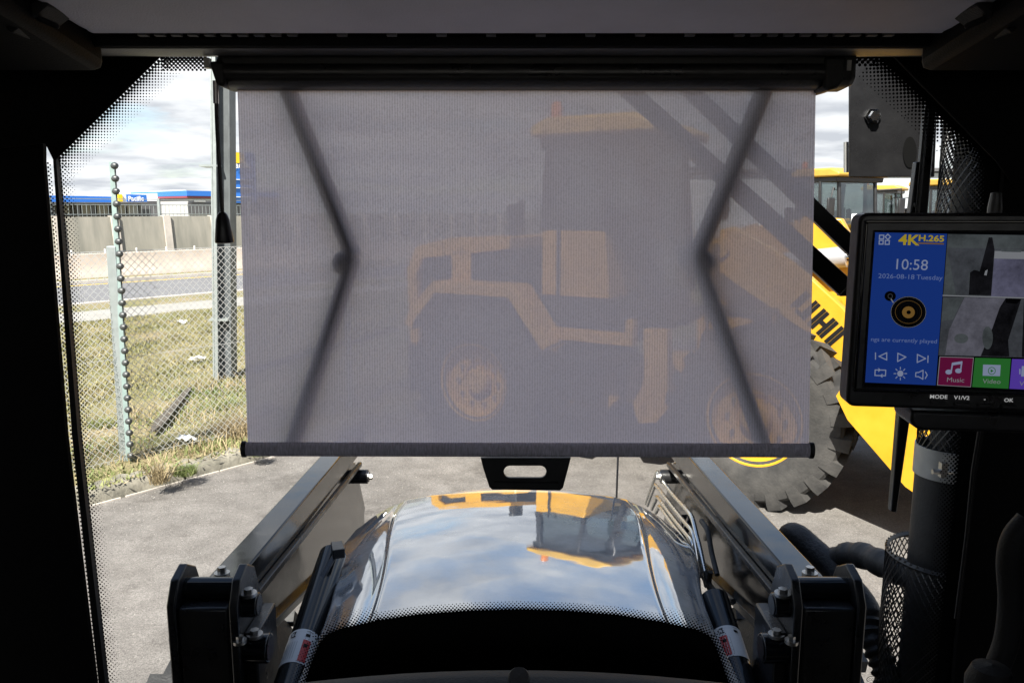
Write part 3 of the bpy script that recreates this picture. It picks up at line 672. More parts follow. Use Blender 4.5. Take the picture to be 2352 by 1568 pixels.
    MB().cyl((2.8, -.40, 1.45), (2.8, .40, 1.45), .10).build('cross_tube', M['yellow'], r)
    MB().prism([(x, .10, z) for x, z in [(2.6, 1.45), (2.45, 1.95), (2.55, 2.16), (2.85, 2.14), (3.05, 1.78), (3.18, 1.2), (3.02, 1.1), (2.85, 1.4)]], (0, .10, 0)).build('bell_crank', M['yellow'], r, bevel=.012)
    tcy = MB().cyl((1.9, -.02, 1.70), (2.92, -.02, 1.845), .085, n=24).build('tilt_cylinder', M['cyl_grey'], r); MB().cyl((2.92, -.02, 1.845), (3.02, -.02, 1.86), .045).build('rod', M['chrome'], tcy)
    b = MB(); b.beam((3.1, 0, 1.15), (3.3, 0, 1.0), .12, .10, (0, 1, 0)); b.build('tilt_link', M['yellow'], r)
    prof = [(3.35, 1.45), (3.12, 1.0), (3.20, .86), (3.57, .47), (3.9, .27), (4.6, .30), (4.62, .34), (3.92, .33), (3.62, .52), (3.26, .90), (3.2, 1.0), (3.4, 1.43)]
    BW = 1.27
    bk = MB().prism([(x, -BW, z) for x, z in prof], (0, 2 * BW, 0)).build('bucket', M['yellow'], r)
    for s in (-1, 1):
        MB().prism([(x, s * (BW + .002), z) for x, z in [(3.35, 1.46), (3.11, 1.0), (3.19, .85), (3.56, .46), (3.9, .26), (4.58, .30), (4.2, .75), (3.75, 1.25)]], (0, s * .025, 0)).build('bucket_side', M['yellow'], bk)
    for k in range(9): MB().box((4.66, -1.2 + k * .3, .31), (.2, .09, .03)).build('bucket_tooth', M['black'], bk)
    for x in (0, WB):
        MB().cyl((x, -.75, RW), (x, .75, RW), .16).build('axle', M['black'], r)
        for s in (-1, 1): make_wheel(r, x, s)
    return r
ld = make_loader()
# plain block letters with a slit down each stroke, along the lift arm on both sides
for s in (-1, 1):
    o0 = V((2.66, s * .503, 1.555)); dx = V((.73, 0, -.68)).normalized(); dz = V((dx.z * -1, 0, dx.x)); 
    if s > 0: o0 = o0 + dx * .44; dx = -dx
    def bars(name, bl):
        b = MB()
        for (x0, x1, z0, z1) in [[q * .56 for q in w4] for w4 in bl]: b.prism([o0 + dx * x0 + dz * z0, o0 + dx * x1 + dz * z0, o0 + dx * x1 + dz * z1, o0 + dx * x0 + dz * z1], (0, s * .002, 0))
        b.build(name, M['ink'], ld, ang=0)
    hh = .30
    def stroke(x): return [(x, x + .050, -hh / 2, hh / 2), (x + .058, x + .108, -hh / 2, hh / 2)]
    bars('letter_u', [(.02, .065, -hh / 2, hh / 2), (.073, .118, -hh / 2 + .05, hh / 2), (.20, .245, -hh / 2, hh / 2), (.253, .298, -hh / 2, hh / 2), (.118, .20, -hh / 2, -hh / 2 + .05)])
    bars('letter_h', stroke(.35) + [(.448, .52, -.03, .03)] + stroke(.52)); bars('letter_i', stroke(.67))
HEAD = R(-31.4)
def place(o, x, y, a, label):
    o.location = (x, y, 0); o.rotation_euler = (0, 0, a); props(o, label, 'wheel loader', 'yellow wheel loaders parked in the yard')
rc = V((-.36, 7.0, 0)) - Matrix.Rotation(HEAD, 3, 'Z') @ V((0, -.985, 0))
place(ld, rc.x, rc.y, HEAD, 'nearest yellow wheel loader, seen through the lowered blind with its bucket on the ground')
l2 = copy_tree(ld); place(l2, 5.8, 16.4, R(-62), 'yellow wheel loader under the tall amber beacon, left of the dark square plate')
l3 = copy_tree(ld); place(l3, 10.8, 25.8, R(-35), 'yellow wheel loader with its cab just below the dark square plate')
l4 = copy_tree(ld); place(l4, 10.7, 21.5, R(-70), 'yellow wheel loader right of the wiper, mostly behind the exhaust guard')

# ------------------------------------------------------------------ the tractor one sits in
tr = thing('tractor', (0, 1.0, 0), 'tractor with black cab interior and shiny silver bonnet, seen from the driver seat', 'tractor')
GY = 1.12
def W(px, py, y=GY): return onY(px, py, y)
def panel(name, pts, mat, parent, y=GY, th=.02, bevel=0, **k):
    return MB().prism([W(a, c, y) for a, c in pts], (0, th, 0)).build(name, mat, parent, ang=30, bevel=bevel, **k)
# windscreen pane with its printed border
g = MB().poly([W(60, 100), W(2330, 100), W(2220, 1700), W(170, 1700)]).build('windscreen', M['windscreen'], tr, ang=0)
FYY = GY - .003
dots = MB()
def dot(p, r):
    n = 6; dots.add([p + V((math.cos(k * math.pi / 3 + .5), 0, math.sin(k * math.pi / 3 + .5))) * r for k in range(n)], [tuple(range(n))])
PXM = 1.0 / FPX * GY
def dotband(line, inward, width, step=9.6, r0=4.1, r1=0.9, skip=0):
    P = [V((a, c, 0)) for a, c in line]; L = [0]
    for i in range(1, len(P)): L.append(L[-1] + (P[i] - P[i - 1]).length)
    rows = int(width / (step * .5))
    for j in range(skip, rows):
        d = j * step * .5; r = lerp(r0, r1, (j / max(1, rows - 1)) ** .7); s = (step / 2) * (j % 2)
        while s < L[-1]:
            i = max(k for k in range(len(L)) if L[k] <= s); i = min(i, len(P) - 2)
            q = lerp(P[i], P[i + 1], (s - L[i]) / (L[i + 1] - L[i])); t = (P[i + 1] - P[i]).normalized(); nn = V((-t.y, t.x, 0)) * inward
            c = q + nn * d; dot(W(c.x, c.y, FYY), r * PXM * .98); s += step
dotband([(128, 372), (178, 1000), (243, 1590)], -1, 46)
dotband([(378, 128), (128, 372)], -1, 62)
dotband([(375, 132), (475, 132)], 1, 34, r0=4.6, r1=3.0)
dotband([(110, 375), (163, 1000), (230, 1590)], -1, 12, r0=2.6, r1=2.0)
dotband([(2015, 132), (2119, 228), (2184, 295), (2240, 337)], 1, 66, step=12, r0=5.6, r1=1.6)
dotband([(2240, 337), (2260, 387), (2258, 489), (2207, 995), (2157, 1465), (2140, 1600)], 1, 42, step=10, r0=4.6, r1=1.2)
dotband([(1955, 130), (2015, 130)], 1, 30, step=13, r0=6, r1=4)
bt = [(690, 1600), (715, 1520), (735, 1475), (752, 1456), (785, 1442), (870, 1423), (960, 1410), (1080, 1401), (1190, 1398), (1300, 1401), (1420, 1411), (1520, 1427), (1600, 1445), (1630, 1460), (1645, 1485), (1665, 1540), (1685, 1600)]
dotband(bt[:6], -1, 40, step=8.6, r0=4.2, r1=0.9); dotband(bt[5:12], -1, 22, step=8.6, r0=4.3, r1=1.6); dotband(bt[11:], -1, 40, step=8.6, r0=4.2, r1=0.9)
dots.build('frit_dots', M['frit'], g, ang=0, fix=False, kind='stuff')
MB().poly([W(a, c, FYY) for a, c in bt + [(1700, 1700), (680, 1700)]]).build('frit_panel', M['frit'], g, ang=0)
MB().poly([W(a, c, FYY - .001) for a, c in [(2013, 110), (2015, 131), (2119, 227), (2184, 294), (2240, 336), (2261, 386), (2259, 489), (2208, 995), (2158, 1465), (2130, 1700), (2300, 1700), (2400, 110)]]).build('frit_side_band', M['frit'], g, ang=0)
# approval marks printed near the lower right corner
ey = V((0, 0, 1))
def gtext(s, px, py, h): text('approval_mark', s, W(px, py, FYY), V((1, 0, 0)), ey, h * PXM, M['frit'], g, 'CENTER')
gtext('E3', 2008, 1547, 15); gtext('CCC', 2003, 1562, 9)
rg = MB(); 
for rr in ((1.0, .86),):
    c = W(2003, 1559, FYY); n = 28
    rg.add([c + V((math.cos(2 * math.pi * k / n) * 14 * q * PXM, 0, math.sin(2 * math.pi * k / n) * 9 * q * PXM)) for q in rr for k in range(n)], [(k, (k + 1) % n, n + (k + 1) % n, n + k) for k in range(n)])
rg.build('approval_ring', M['frit'], g, ang=0)
# pillars, seals, gussets, header
panel('cab_pillar', [(-700, 100), (107, 100), (107, 370), (158, 1000), (226, 1568), (250, 1900), (-700, 1900)], M['trim'], tr, GY - .012, -.008)
panel('window_seal', [(121, 330), (129, 372), (179, 1000), (244, 1590), (229, 1590), (165, 1000), (122, 372)], M['seal'], tr, GY - .012, .011)
panel('cab_pillar', [(2282, 100), (2300, 380), (2268, 700), (2252, 995), (2236, 1080), (2218, 1234), (2190, 1480), (2160, 1900), (3100, 1900), (3100, 100)], M['trim'], tr, GY - .012, -.008)
rs = MB(); rs.tube([W(2249, 990, GY - .10), W(2234, 1080, GY - .10), W(2219, 1234, GY - .10), W(2195, 1420, GY - .10)], .0022, 6); rs.build('window_seal', M['trim_grey'], tr)
panel('corner_gusset', [(-700, 60), (379, 60), (376, 126), (127, 371), (107, 330), (-700, 420)], M['trim'], tr, GY - .03, -.0045, bevel=.0012)
panel('corner_gusset', [(2042, 60), (2044, 126), (2285, 371), (2320, 420), (3100, 420), (3100, 60)], M['trim'], tr, GY - .03, -.0045, bevel=.0012)
HX = 1.0
def bar_yz(name, pts, mat, x0=-HX, x1=HX, bevel=.006, parent=tr): return MB().prism([(x0, y, z) for y, z in pts], (x1 - x0, 0, 0)).build(name, mat, parent, bevel=bevel)
def yz(py, y): p = onY(1176, py, y); return (p.y, p.z)
# header rail: underside lip, front face, upper slot
a1, a2, a3, a4 = yz(130, .985), yz(110, .96), yz(87, .95), yz(83, .95)
bar_yz('header_rail', [yz(131, 1.10), yz(128, 1.0), yz(113, .972), yz(111, .97), yz(60, 1.0), (1.10, 2.52)], M['header'], bevel=.008)
bar_yz('header_trim', [yz(110, .955), yz(86, .945), yz(70, .96), (1.0, 2.5), yz(108, .968)], M['trim'], bevel=.003)
# vent slots above the trim
for i in range(46):
    px = 330 + i * 38
    if 640 < px < 1720 and i % 3: continue
    p = onY(px, 80, .938); MB().box(p, (.011, .008, .0035)).build('vent_fin', M['header'], tr)
lp = [yz(82, .935), yz(72, .925), yz(64, .91), (.55, 2.435), (.0, 2.45), (-.9, 2.43), (-.9, 2.46), (.0, 2.48), (.94, 2.48)]
MB().prism([(onY(178, 60, .91).x, y, z) for y, z in lp], (onY(2262, 60, .91).x - onY(178, 60, .91).x, 0, 0)).build('headliner', M['liner'], tr, bevel=.006)
for s in (-1, 1):
    xi = abs(onY(175, 60, .91).x) + .004
    b = MB(); b.prism([(s * xi, .98, 2.36), (s * xi, .98, 2.50), (s * xi, -.9, 2.50), (s * xi, -.9, 2.38), (s * xi, .7, 2.40)], (s * .5, 0, 0)); b.build('roof_side_trim', M['trim'], tr, bevel=.012)
    br = MB(); p = onY(1176 + s * 1085, 45, .86); br.box(p, (.05, .05, .012), Matrix.Rotation(s * .6, 3, 'Y')); br.beam(p + V((-s * .03, -.02, -.012)), p + V((s * .045, .0, .02)), .006, .006); br.build('visor_bracket', M['trim_grey'], tr, bevel=.003)
# shell of the cab
MB().box((0, 0.1, 2.55), (2.3, 2.4, .05)).build('cab_roof', M['trim'], tr)
for s in (-1, 1): MB().box((s * 1.02, .05, 1.55), (.03, 1.95, 2.0)).build('cab_side_blocker', M['trim'], tr)  # unseen; made solid instead of door glass to keep the sun out
MB().box((0, -1.0, 1.315), (2.0, .03, 1.53)).build('cab_rear_blocker', M['trim'], tr)  # unseen; stops short at the top to let light onto the headliner
MB().box((0, .05, .60), (2.0, 2.1, .03)).build('cab_floor', M['trim'], tr)
MB().grid(lambda a, c: V((lerp(-.7, .7, a), lerp(.80, 1.08, c), 0)) + V((0, 0, onY(1176, 1549, .92).z - .33 * ((a - .5) * 2) ** 2 * .35 - .6 * (c - .4) ** 2)), 30, 12).build('dashboard', M['trim_grey'], tr)
MB().lathe([(0, .006), (.012, .005), (.014, 0)], onY(1192, 1556, .91), (0, -.6, .8), 16).build('dash_sensor', M['header'], tr)
# dark grab handle at the right edge
hp = catmull([onY(2362, 1195, .80), onY(2330, 1235, .80), onY(2318, 1290, .80), onY(2322, 1380, .80), onY(2312, 1470, .80), onY(2285, 1545, .80), onY(2262, 1620, .80)], 8)
MB().tube(hp, .0125, 12).build('grab_handle', M['trim_grey'], tr)
MB().lathe([(0, .03), (.018, .026), (.024, .01), (.022, -.02)], onY(2272, 1585, .76), (0, 0, 1), 16).build('lever_knob', M['trim_grey'], tr)
MB().lathe([(0, .02), (.006, .018), (.008, 0), (.008, -.03)], onY(2285, 478, .98), (0, 0, 1), 12).build('latch_pin', M['header'], tr)

# bonnet
BX = .012
def bz(y): 
    t = y - 1.30
    return 1.462 - .018 * t - .072 * t * t
def bhw(y): return lerp(.385, .462, smooth((y - 1.4) / .8))
YE = 2.30
def bonnet(a, c):
    # c: 0 rear .. 1 nose bottom ; a: 0..1 across incl. sides
    if c < .82: y = lerp(1.24, YE, c / .82); zc = bz(y); drop = 0
    else:
        k = (c - .82) / .18; an = k * R(80); y = YE + .10 * math.sin(an); zc = bz(YE) - .11 * (1 - math.cos(an)) - .02 * k - .28 * max(0, k - .75) * 4 * .25
    u = (a - .5) * 2; s = -1 if u < 0 else 1; q = abs(u)
    hw = bhw(min(y, YE))
    if q < .62:   # crown
        x = q / .62 * .715 * hw; z = -.016 * (q / .62) ** 2
    elif q < .66: # crease
        k = (q - .62) / .04; x = (.715 + .02 * k) * hw; z = -.016 - .007 * k
    elif q < .85: # shoulder
        k = (q - .66) / .19; x = (.735 + .235 * k) * hw; z = -.023 - .020 * k - .022 * k * k
    else:         # flank
        k = (q - .85) / .15; an = min(1, k * 2.2) * R(82); x = (.97 + .05 * math.sin(an)) * hw; z = -.065 - .035 * (1 - math.cos(an)) - .26 * max(0, k - .35)
    yb = y - (.10 * (x / hw) ** 2 + .09 * max(0, (x / hw) - .72) ** 2 * 8) * smooth((y - 1.55) / .7)
    return V((BX + s * x, yb, zc + z))
bo = MB().grid(bonnet, 150, 90).build('bonnet', M['bonnet'], tr, ang=60)
MB().box((BX, 1.75, .95), (.62, 1.0, .55)).build('engine_block', M['black'], tr)
MB().box((BX, 2.1, .55), (.5, 1.3, .3)).build('front_axle_frame', M['black'], tr)
# dark rubber lip on the nose and a little rod standing in front of it
lipp = [bonnet(.5 + .5 * k / 12 * .62, .99) for k in range(-12, 13)]
MB().tube([p + V((0, .012, -.005)) for p in lipp], .012, 6).build('bonnet_lip', M['rubber'], tr)
pa = onY(1415, 1146, 2.42); MB().tube([pa + V((0, 0, -.1)), onY(1420, 1030, 2.42)], .0035, 6).build('marker_rod', M['satin_black'], tr)
# wheels of the tractor just showing under the loader posts
for s in (-1, 1):
    c = V((s * .86, 2.18, .50)); hub = thing('front_wheel', c, None, None); hub.parent = tr; hub.location = c - V((0, 1.0, 0)); ORG[hub.name] = c
    b = MB(); b.lathe([(.26, -.1), (.40, -.13), (.455, -.11), (.47, 0), (.455, .11), (.40, .13), (.26, .1)], c, (s, 0, 0), 40)
    for k in range(18):
        an = 2 * math.pi * k / 18
        for sd in (-1, 1):
            p = c + V((sd * .06, math.cos(an + sd * .09) * .475, math.sin(an + sd * .09) * .475))
            rot = Matrix.Rotation(an + sd * .09, 3, 'X') @ Matrix.Rotation(sd * .6, 3, 'Y'); b.box(p, (.13, .045, .04), Matrix.Rotation(an + sd * .09 , 3, 'X') @ Matrix.Rotation(R(90), 3, 'X'))
    b.build('tyre', M['rubber'], hub); MB().lathe([(0, .05), (.2, .05), (.26, .09), (.28, .09), (.27, -.1)], c, (s, 0, 0), 32).build('rim', M['cyl_grey'], hub)

# wiper outside the glass
WY = 1.16
wp = thing('wiper', W(2100, 650, WY), None, None); wp.parent = tr; wp.location = W(2100, 650, WY) - V((0, 1.0, 0)); ORG[wp.name] = W(2100, 650, WY)
def wbar(name, a, c, wpx, mat, dep=.012, y=WY): 
    b = MB(); b.beam(W(*a, y), W(*c, y), dep, wpx * PXM, (0, 1, 0) if False else (1, 0, 0)); return b
def taper(name, a, c, w0, w1, mat, parent, y=WY, th=.014):
    A, B = V((a[0], a[1], 0)), V((c[0], c[1], 0)); t = (B - A).normalized(); n = V((-t.y, t.x, 0))
    P = [A + n * w0 / 2, B + n * w1 / 2, B - n * w1 / 2, A - n * w0 / 2]
    return MB().prism([W(p.x, p.y, y) for p in P], (0, th, 0)).build(name, mat, parent, bevel=.002)
taper('blade', (2141, 238), (2085, 900), 24, 26, M['satin_black'], wp); taper('blade', (2085, 901), (2054, 1176), 30, 13, M['satin_black'], wp)
taper('blade_spine', (2128, 245), (2092, 640), 4, 5, M['trim_grey'], wp, WY - .004, .003); taper('blade_spine', (2134, 245), (2098, 640), 3, 3, M['seal'], wp, WY - .003, .002)
taper('blade_carrier', (2113, 372), (2080, 640), 14, 15, M['satin_black'], wp, WY + .006)
for c in ((2109, 470), (2105, 505), (2099, 545)): taper('carrier_lug', (c[0] - 8, c[1]), (c[0] + 16, c[1] + 2), 12, 12, M['satin_black'], wp, WY + .002)
taper('wiper_arm', (1395, 160), (1945, 662), 40, 44, M['satin_black'], wp, WY + .02); taper('wiper_arm', (1540, 160), (2010, 615), 36, 40, M['satin_black'], wp, WY + .02)
taper('wiper_link', (1928, 664), (2085, 655), 34, 34, M['satin_black'], wp, WY + .034)

# square plate outside, upper right, with one bright bolt
PY = 1.62
sp = panel('square_plate', [(1951, 90), (2160, 90), (2147, 407), (1951, 407)], M['satin_black'], tr, PY, .006, bevel=.002)
c = W(2005, 268, PY - .004)
MB().lathe([(0, -.012), (.010, -.012), (.011, -.004), (.016, -.003), (.016, .004)], c, (0, 1, 0), 6).build('bolt', M['chrome'], sp)
el = [W(2090 + 16 * math.cos(k * math.pi / 10) , 350 + 36 * math.sin(k * math.pi / 10), PY - .002) for k in range(20)]
MB().poly(el).build('dark_hole', M['frit'], sp, ang=0)
MB().tube([W(2120, 250, PY + .04), W(2260, 250, PY - .1), W(2420, 262, 1.3)], .014, 8).build('plate_bracket', M['satin_black'], sp)
panel('side_marker', [(1942, 326), (1950, 326), (1950, 396), (1942, 396)], M['clamp'], sp, PY + .03, .01)

# exhaust stack with wire guards, clamp and hoses
EY = 1.52
ex0 = onY(2112, 1050, EY).x; er = .062; ec = ex0 + er
ztop, zbot = 2.75, .55
st = MB(); st.cyl((ec, EY, zbot), (ec, EY, onY(2112, 1085, EY).z), er, n=28); st.cyl((ec, EY, onY(2112, 1084, EY).z), (ec, EY, ztop), er - .022, n=24)
exh = st.build('exhaust_stack', M['pipe_black'], tr)
def guard(name, x, y, r, z0, z1, pitch, wr, par):
    b = MB(); nn = int(2 * math.pi * r / pitch); H = z1 - z0; turns = H / (2 * math.pi * r) * .62
    sg = max(8, int(H / .012))
    for dr in (-1, 1):
        for k in range(nn):
            b.tube([(x + (r + dr * wr * .6) * math.cos(2 * math.pi * (k / nn + dr * turns * i / sg)), y + (r + dr * wr * .6) * math.sin(2 * math.pi * (k / nn + dr * turns * i / sg)), z0 + H * i / sg) for i in range(sg + 1)], wr, 3, False)
    return b.build(name, M['guard'], par, ang=0, fix=False, kind='stuff')
zc0, zc1 = onY(2112, 1088, EY).z, onY(2112, 1022, EY).z
guard('wire_guard', ec, EY, er, zc1 - .02, ztop - .05, .0125, .0014, exh)
cb = MB(); cb.lathe([(er + .001, 0), (er + .004, 0), (er + .004, zc1 - zc0), (er + .001, zc1 - zc0)], (ec, EY, zc0), (0, 0, 1), 36); 
clp = cb.build('pipe_clamp', M['clamp'], exh)
pbx = onY(2166, 1078, EY - er - .008); b = MB(); b.box(pbx, (.012, .012, .028)); b.cyl(pbx + V((-.02, 0, -.004)), pbx + V((.02, 0, -.004)), .005, n=8); b.build('clamp_bolt', M['steel'], clp)
gz1 = onY(2075, 1268, EY).z; gx = onY(2040, 1350, EY).x + .115
guard('wire_guard', gx, EY, .113, zbot, gz1, .0135, .0015, exh)
MB().lathe([(.112, -.012), (.116, -.006), (.112, 0), (.108, -.006), (.112, -.012)], (gx, EY, gz1), (0, 0, 1), 36).build('guard_ring', M['guard'], exh)
MB().cyl((gx + .03, EY, zbot), (gx + .03, EY, onY(2100, 1330, EY).z), .085, n=28).build('muffler', M['pipe_black'], exh)
HY = 1.66
def hosepts(l, y): return catmull([onY(a, c, yy) for a, c, yy in l], 14)
h1 = hosepts([(1800, 1290, 1.95), (1818, 1228, 1.86), (1868, 1262, 1.80), (1921, 1314, 1.74), (1985, 1392, 1.66), (2005, 1466, 1.60), (2035, 1545, 1.55), (2050, 1640, 1.5)], HY)
b = MB(); b.tube(h1, [(.030 + .0003 * math.sin(i * 2.1)) if i < 60 else (.027 + .004 * math.sin(i * 1.6)) for i in range(len(h1))], 16); b.build('air_hose', M['rubber'], tr, ang=60)
h2 = hosepts([(1890, 1330, 1.80), (1921, 1285, 1.76), (1975, 1274, 1.70), (2045, 1302, 1.60), (2110, 1330, 1.54)], HY)
b = MB(); b.tube(h2, [.027 + (.003 if (i // 4) % 2 else 0) for i in range(len(h2))], 16); b.build('air_hose', M['pipe_black'], tr, ang=60)

# ------------------------------------------------------------------ front loader frame of the tractor
fl = thing('front_loader', (0, 1.5, 0), 'glossy black front loader arms and posts on both sides of the silver bonnet', 'front loader')
def bolt(p, ax, r, par, h=.012):
    ax = V(ax).normalized(); b = MB(); b.cyl(p - ax * .002, p + ax * .004, r * 1.75, n=18); b.cyl(p + ax * .003, p + ax * (.003 + h), r, n=6); return b.build('bolt', M['steel'], par, ang=30)
TY = 1.33
def loader_side(s, mirrored):
    X = (lambda px: px) if s < 0 else (lambda px: mirrored(px))
    inner_near, inner_far = (541, 1336), (779, 1050)
    xi = onY(X(541), 1336, 1.42).x; zt = onY(X(541), 1336, 1.42).z
    xo = onZ(X(466), 1336, zt).x
    def sd(l, x): return [onX(X(a), c, x) for a, c in l]
    # web plate
    web = sd([(545, 1350), (779, 1062), (827, 1062), (849, 1166), (838, 1232), (796, 1276), (700, 1362), (619, 1458), (592, 1452), (556, 1400)], xi)
    wd = xo - xi
    arm = MB().prism([p + V((wd * .25, 0, 0)) for p in web], (wd * .5, 0, 0)).build('loader_arm', M['gloss_black'], fl, bevel=.004)
    # upper box beam
    top = sd([(541, 1336), (779, 1050)], xi); dirv = (top[1] - top[0]).normalized(); endp = top[0] + dirv * ((2.75 - top[0].y) / dirv.y)
    A, B = top[0], endp; dn = V((0, dirv.z, -dirv.y)); hb = .075
    MB().prism([A, B, B + dn * hb, A + dn * hb], (wd, 0, 0)).build('arm_beam', M['gloss_black'], arm, bevel=.004)
    # lower flange
    lw = sd([(619, 1458), (796, 1276)], xi); MB().prism([lw[0], lw[1], lw[1] - dn * .02, lw[0] - dn * .02], (wd, 0, 0)).build('arm_flange', M['gloss_black'], arm, bevel=.002)
    ra, rb = onX(X(574), 1362, xi), onX(X(822), 1060, xi)
    MB().prism([ra, rb, rb + dn * .016, ra + dn * .016], (-s * .014, 0, 0)).build('arm_rib', M['satin_black'], arm, bevel=.003)
    k0, k1 = onX(X(826), 1090, xi), onX(X(848), 1166, xi)
    MB().prism([k0 + V((wd * .3, 0, 0)), k1 + V((wd * .3, 0, .0)), k1 + V((wd * .3, .02, -1.0)), k0 + V((wd * .3, -.1, -1.0))], (wd * .4, 0, 0)).build('arm_knee', M['gloss_black'], arm, bevel=.004)
    kb = onX(X(822), 1094, xi); MB().cyl(kb + V((wd * .4, 0, 0)), kb + V((-s * .035, 0, 0)), .024, n=22).build('knee_boss', M['satin_black'], arm, bevel=.002)
    bolt(onZ(X(510), 1318, zt + .001), (0, -dirv.z, dirv.y), .0085, arm)
    bolt(kb + V((-s * .035, 0, .0)), (-s, 0, 0), .010, arm)
    # post
    f0, f1 = onY(X(404), 1397, TY), onY(X(524), 1397, TY); zp = f0.z
    xL, xR = f0.x, f1.x
    post = MB().prism([(xL, TY, zp), (xR, TY, zp), (xR, TY + .10, zp), (xL, TY + .10, zp)], (0, 0, -1.0)).build('loader_post', M['satin_black'], fl, bevel=.006)
    t = .016 * s * -1
    ear = [(TY - .004, zp - .25), (TY - .004, zp + .005), (TY + .02, zp + .045), (TY + .06, zp + .058), (TY + .10, zp + .035), (TY + .125, zp - .02), (TY + .125, zp - .25)]
    for xx, dx_ in ((xL - .0 , -t), (xR + t * .1, t)):
        MB().prism([(xx, y, z) for y, z in ear], (dx_, 0, 0)).build('post_cheek', M['satin_black'], post, bevel=.003)
    MB().cyl((xL, TY + .05, zp + .014), (xR, TY + .05, zp + .014), .021, n=24).build('pivot_tube', M['gloss_black'], post)
    for (bx, by, rr, px2) in ((571, 1388, .022, 594), (581, 1487, .027, 619)):
        cpt = onY(X(bx), by, TY + .03); xa = xR + t * 1.0; xb = onY(X(px2), by, TY + .03).x
        pin = MB().cyl((xa, cpt.y, cpt.z), (xb, cpt.y, cpt.z), rr, n=26).build('pin_boss', M['gloss_black'], post, bevel=.002)
        MB().cyl((xb - s * .0003, cpt.y, cpt.z), (xb - s * .002, cpt.y, cpt.z), rr * .8, n=24).build('pin_end', M['satin_black'], pin)
        bolt(V((lerp(xa, xb, .45), cpt.y - .004, cpt.z + rr)), (0, 0, 1), .0085, pin, .009)
    c2 = onY(X(552), 1480, TY + .05); bolt(onY(X(551), 1473, TY), (0, 0, 1), .007, post, .009)
    MB().prism([(xR + t, TY + .02, zp - .06), (xR + t, TY + .14, zp - .06), (xR + t, TY + .16, zp - .95), (xR + t, TY, zp - .95)], (t * 1.6, 0, 0)).build('post_side_plate', M['satin_black'], post, bevel=.004)
    if s > 0: return arm, xi, X
    return arm, xi, X
armL, xiL, XL = loader_side(-1, None)
mir = lambda px: 1176 + (1176 - px) * 1.024 + 2
armR, xiR, XR = loader_side(1, mir)
# lift cylinders with warning labels
def cyl_ax(p0, p1, xx, rr, label_t, name):
    a, c = onX(*p0, xx), onX(*p1, xx); d = (c - a).normalized(); a2 = a - d * .35
    b = MB(); b.cyl(a2, c, rr, n=32); o = b.build('lift_cylinder', M['gloss_black'], fl)
    return a, c, d, o
def decal(a, d, l0, l1, rr, an0, an1, mat, par, name, lift=.0008):
    x = V((0, 0, 1)); x = (x - d * x.dot(d)).normalized(); y = d.cross(x)
    b = MB(); b.grid(lambda p, q: a + d * lerp(l0, l1, q) + (x * math.cos(lerp(an0, an1, p)) + y * math.sin(lerp(an0, an1, p))) * (rr + lift), 16, 2)
    return b.build(name, mat, par, fix=False)
rr = .0315
aL, cL, dL, oL = cyl_ax((668, 1568), (764, 1275), -.425, rr, 0, 'l')
aR, cR, dR, oR = cyl_ax((1700, 1568), (1640, 1375), .450, rr, 0, 'r')
def label_at(a, d, o, py0, py1, xx, flip, pxm):
    t0 = (onX(pxm[0], py0, xx) - a).dot(d); t1 = (onX(pxm[1], py1, xx) - a).dot(d)
    lab = decal(a, d, t0, t1, rr, -1.1, 1.1, M['white'], o, 'warning_label')
    L = t1 - t0
    decal(a, d, t0 + L * .05, t0 + L * .68, rr, *((.25, .75) if not flip else (-.75, -.25)), M['red'], lab, 'red_panel', .0014)
    decal(a, d, t0 + L * .46, t0 + L * .56, rr, *((.35, .6) if not flip else (-.6, -.35)), M['ink'], lab, 'print_mark', .0018)
    for k in range(6):
        q = -.85 + k * .15; decal(a, d, t0 + L * .10, t0 + L * .62, rr, q, q + .025, M['clamp'], lab, 'print_line', .0014)
    for (l_, q, dl, dq) in ((.76, -.62, .03, .3), (.80, -.45, .10, .06), (.78, -.7, .12, .05), (.90, -.62, .03, .26), (.78, .3, .08, .28), (.93, .3, .012, .35)):
        decal(a, d, t0 + L * l_, t0 + L * (l_ + dl), rr, q, q + dq, M['ink'], lab, 'print_mark', .0016)
label_at(aL, dL, oL, 1530, 1458, -.425, False, (672, 698))
label_at(aR, dR, oR, 1522, 1452, .450, True, (1690, 1668))
# black clip standing at the end of the left cylinder
cp = onX(776, 1262, -.40); b = MB(); b.box(cp, (.028, .05, .022), Matrix.Rotation(.3, 3, 'Z')); b.beam(cp, cp + V((-.03, -.09, -.05)), .012, .006); b.build('hose_clip', M['satin_black'], fl, bevel=.002)
# plated pipes along the inner face of the right arm
px7 = lambda c: (1433 + .2344 * c[0], 1057 + .2344 * c[1])
pipes = [[(215, 420), (318, 135), (338, 142), (470, 320), (610, 475), (672, 570), (715, 740), (745, 860), (812, 1185)],
         [(232, 440), (300, 262), (322, 255), (450, 420), (590, 595), (668, 690), (700, 820), (738, 1090)],
         [(275, 475), (318, 375), (340, 372), (470, 545), (600, 705), (665, 790), (682, 900), (712, 1080)],
         [(312, 512), (338, 462), (358, 462), (470, 615), (585, 765), (650, 880), (684, 1055)],
         [(760, 590), (820, 690), (860, 900), (915, 1120)]]
for i, l in enumerate(pipes):
    P = [onX(*px7(c), xiR - .03 - .004 * i) for c in l]
    b = MB(); b.tube(catmull(P, 4), .0066, 10); po = b.build('hydraulic_pipe', M['pipe'] if i < 4 else M['rubber'], fl, ang=60)
    if i in (0, 1, 3):
        e = P[-1]; d = (P[-1] - P[-2]).normalized(); MB().cyl(e - d * .012, e + d * .014, .010, n=6).build('pipe_nut', M['steel'], po)
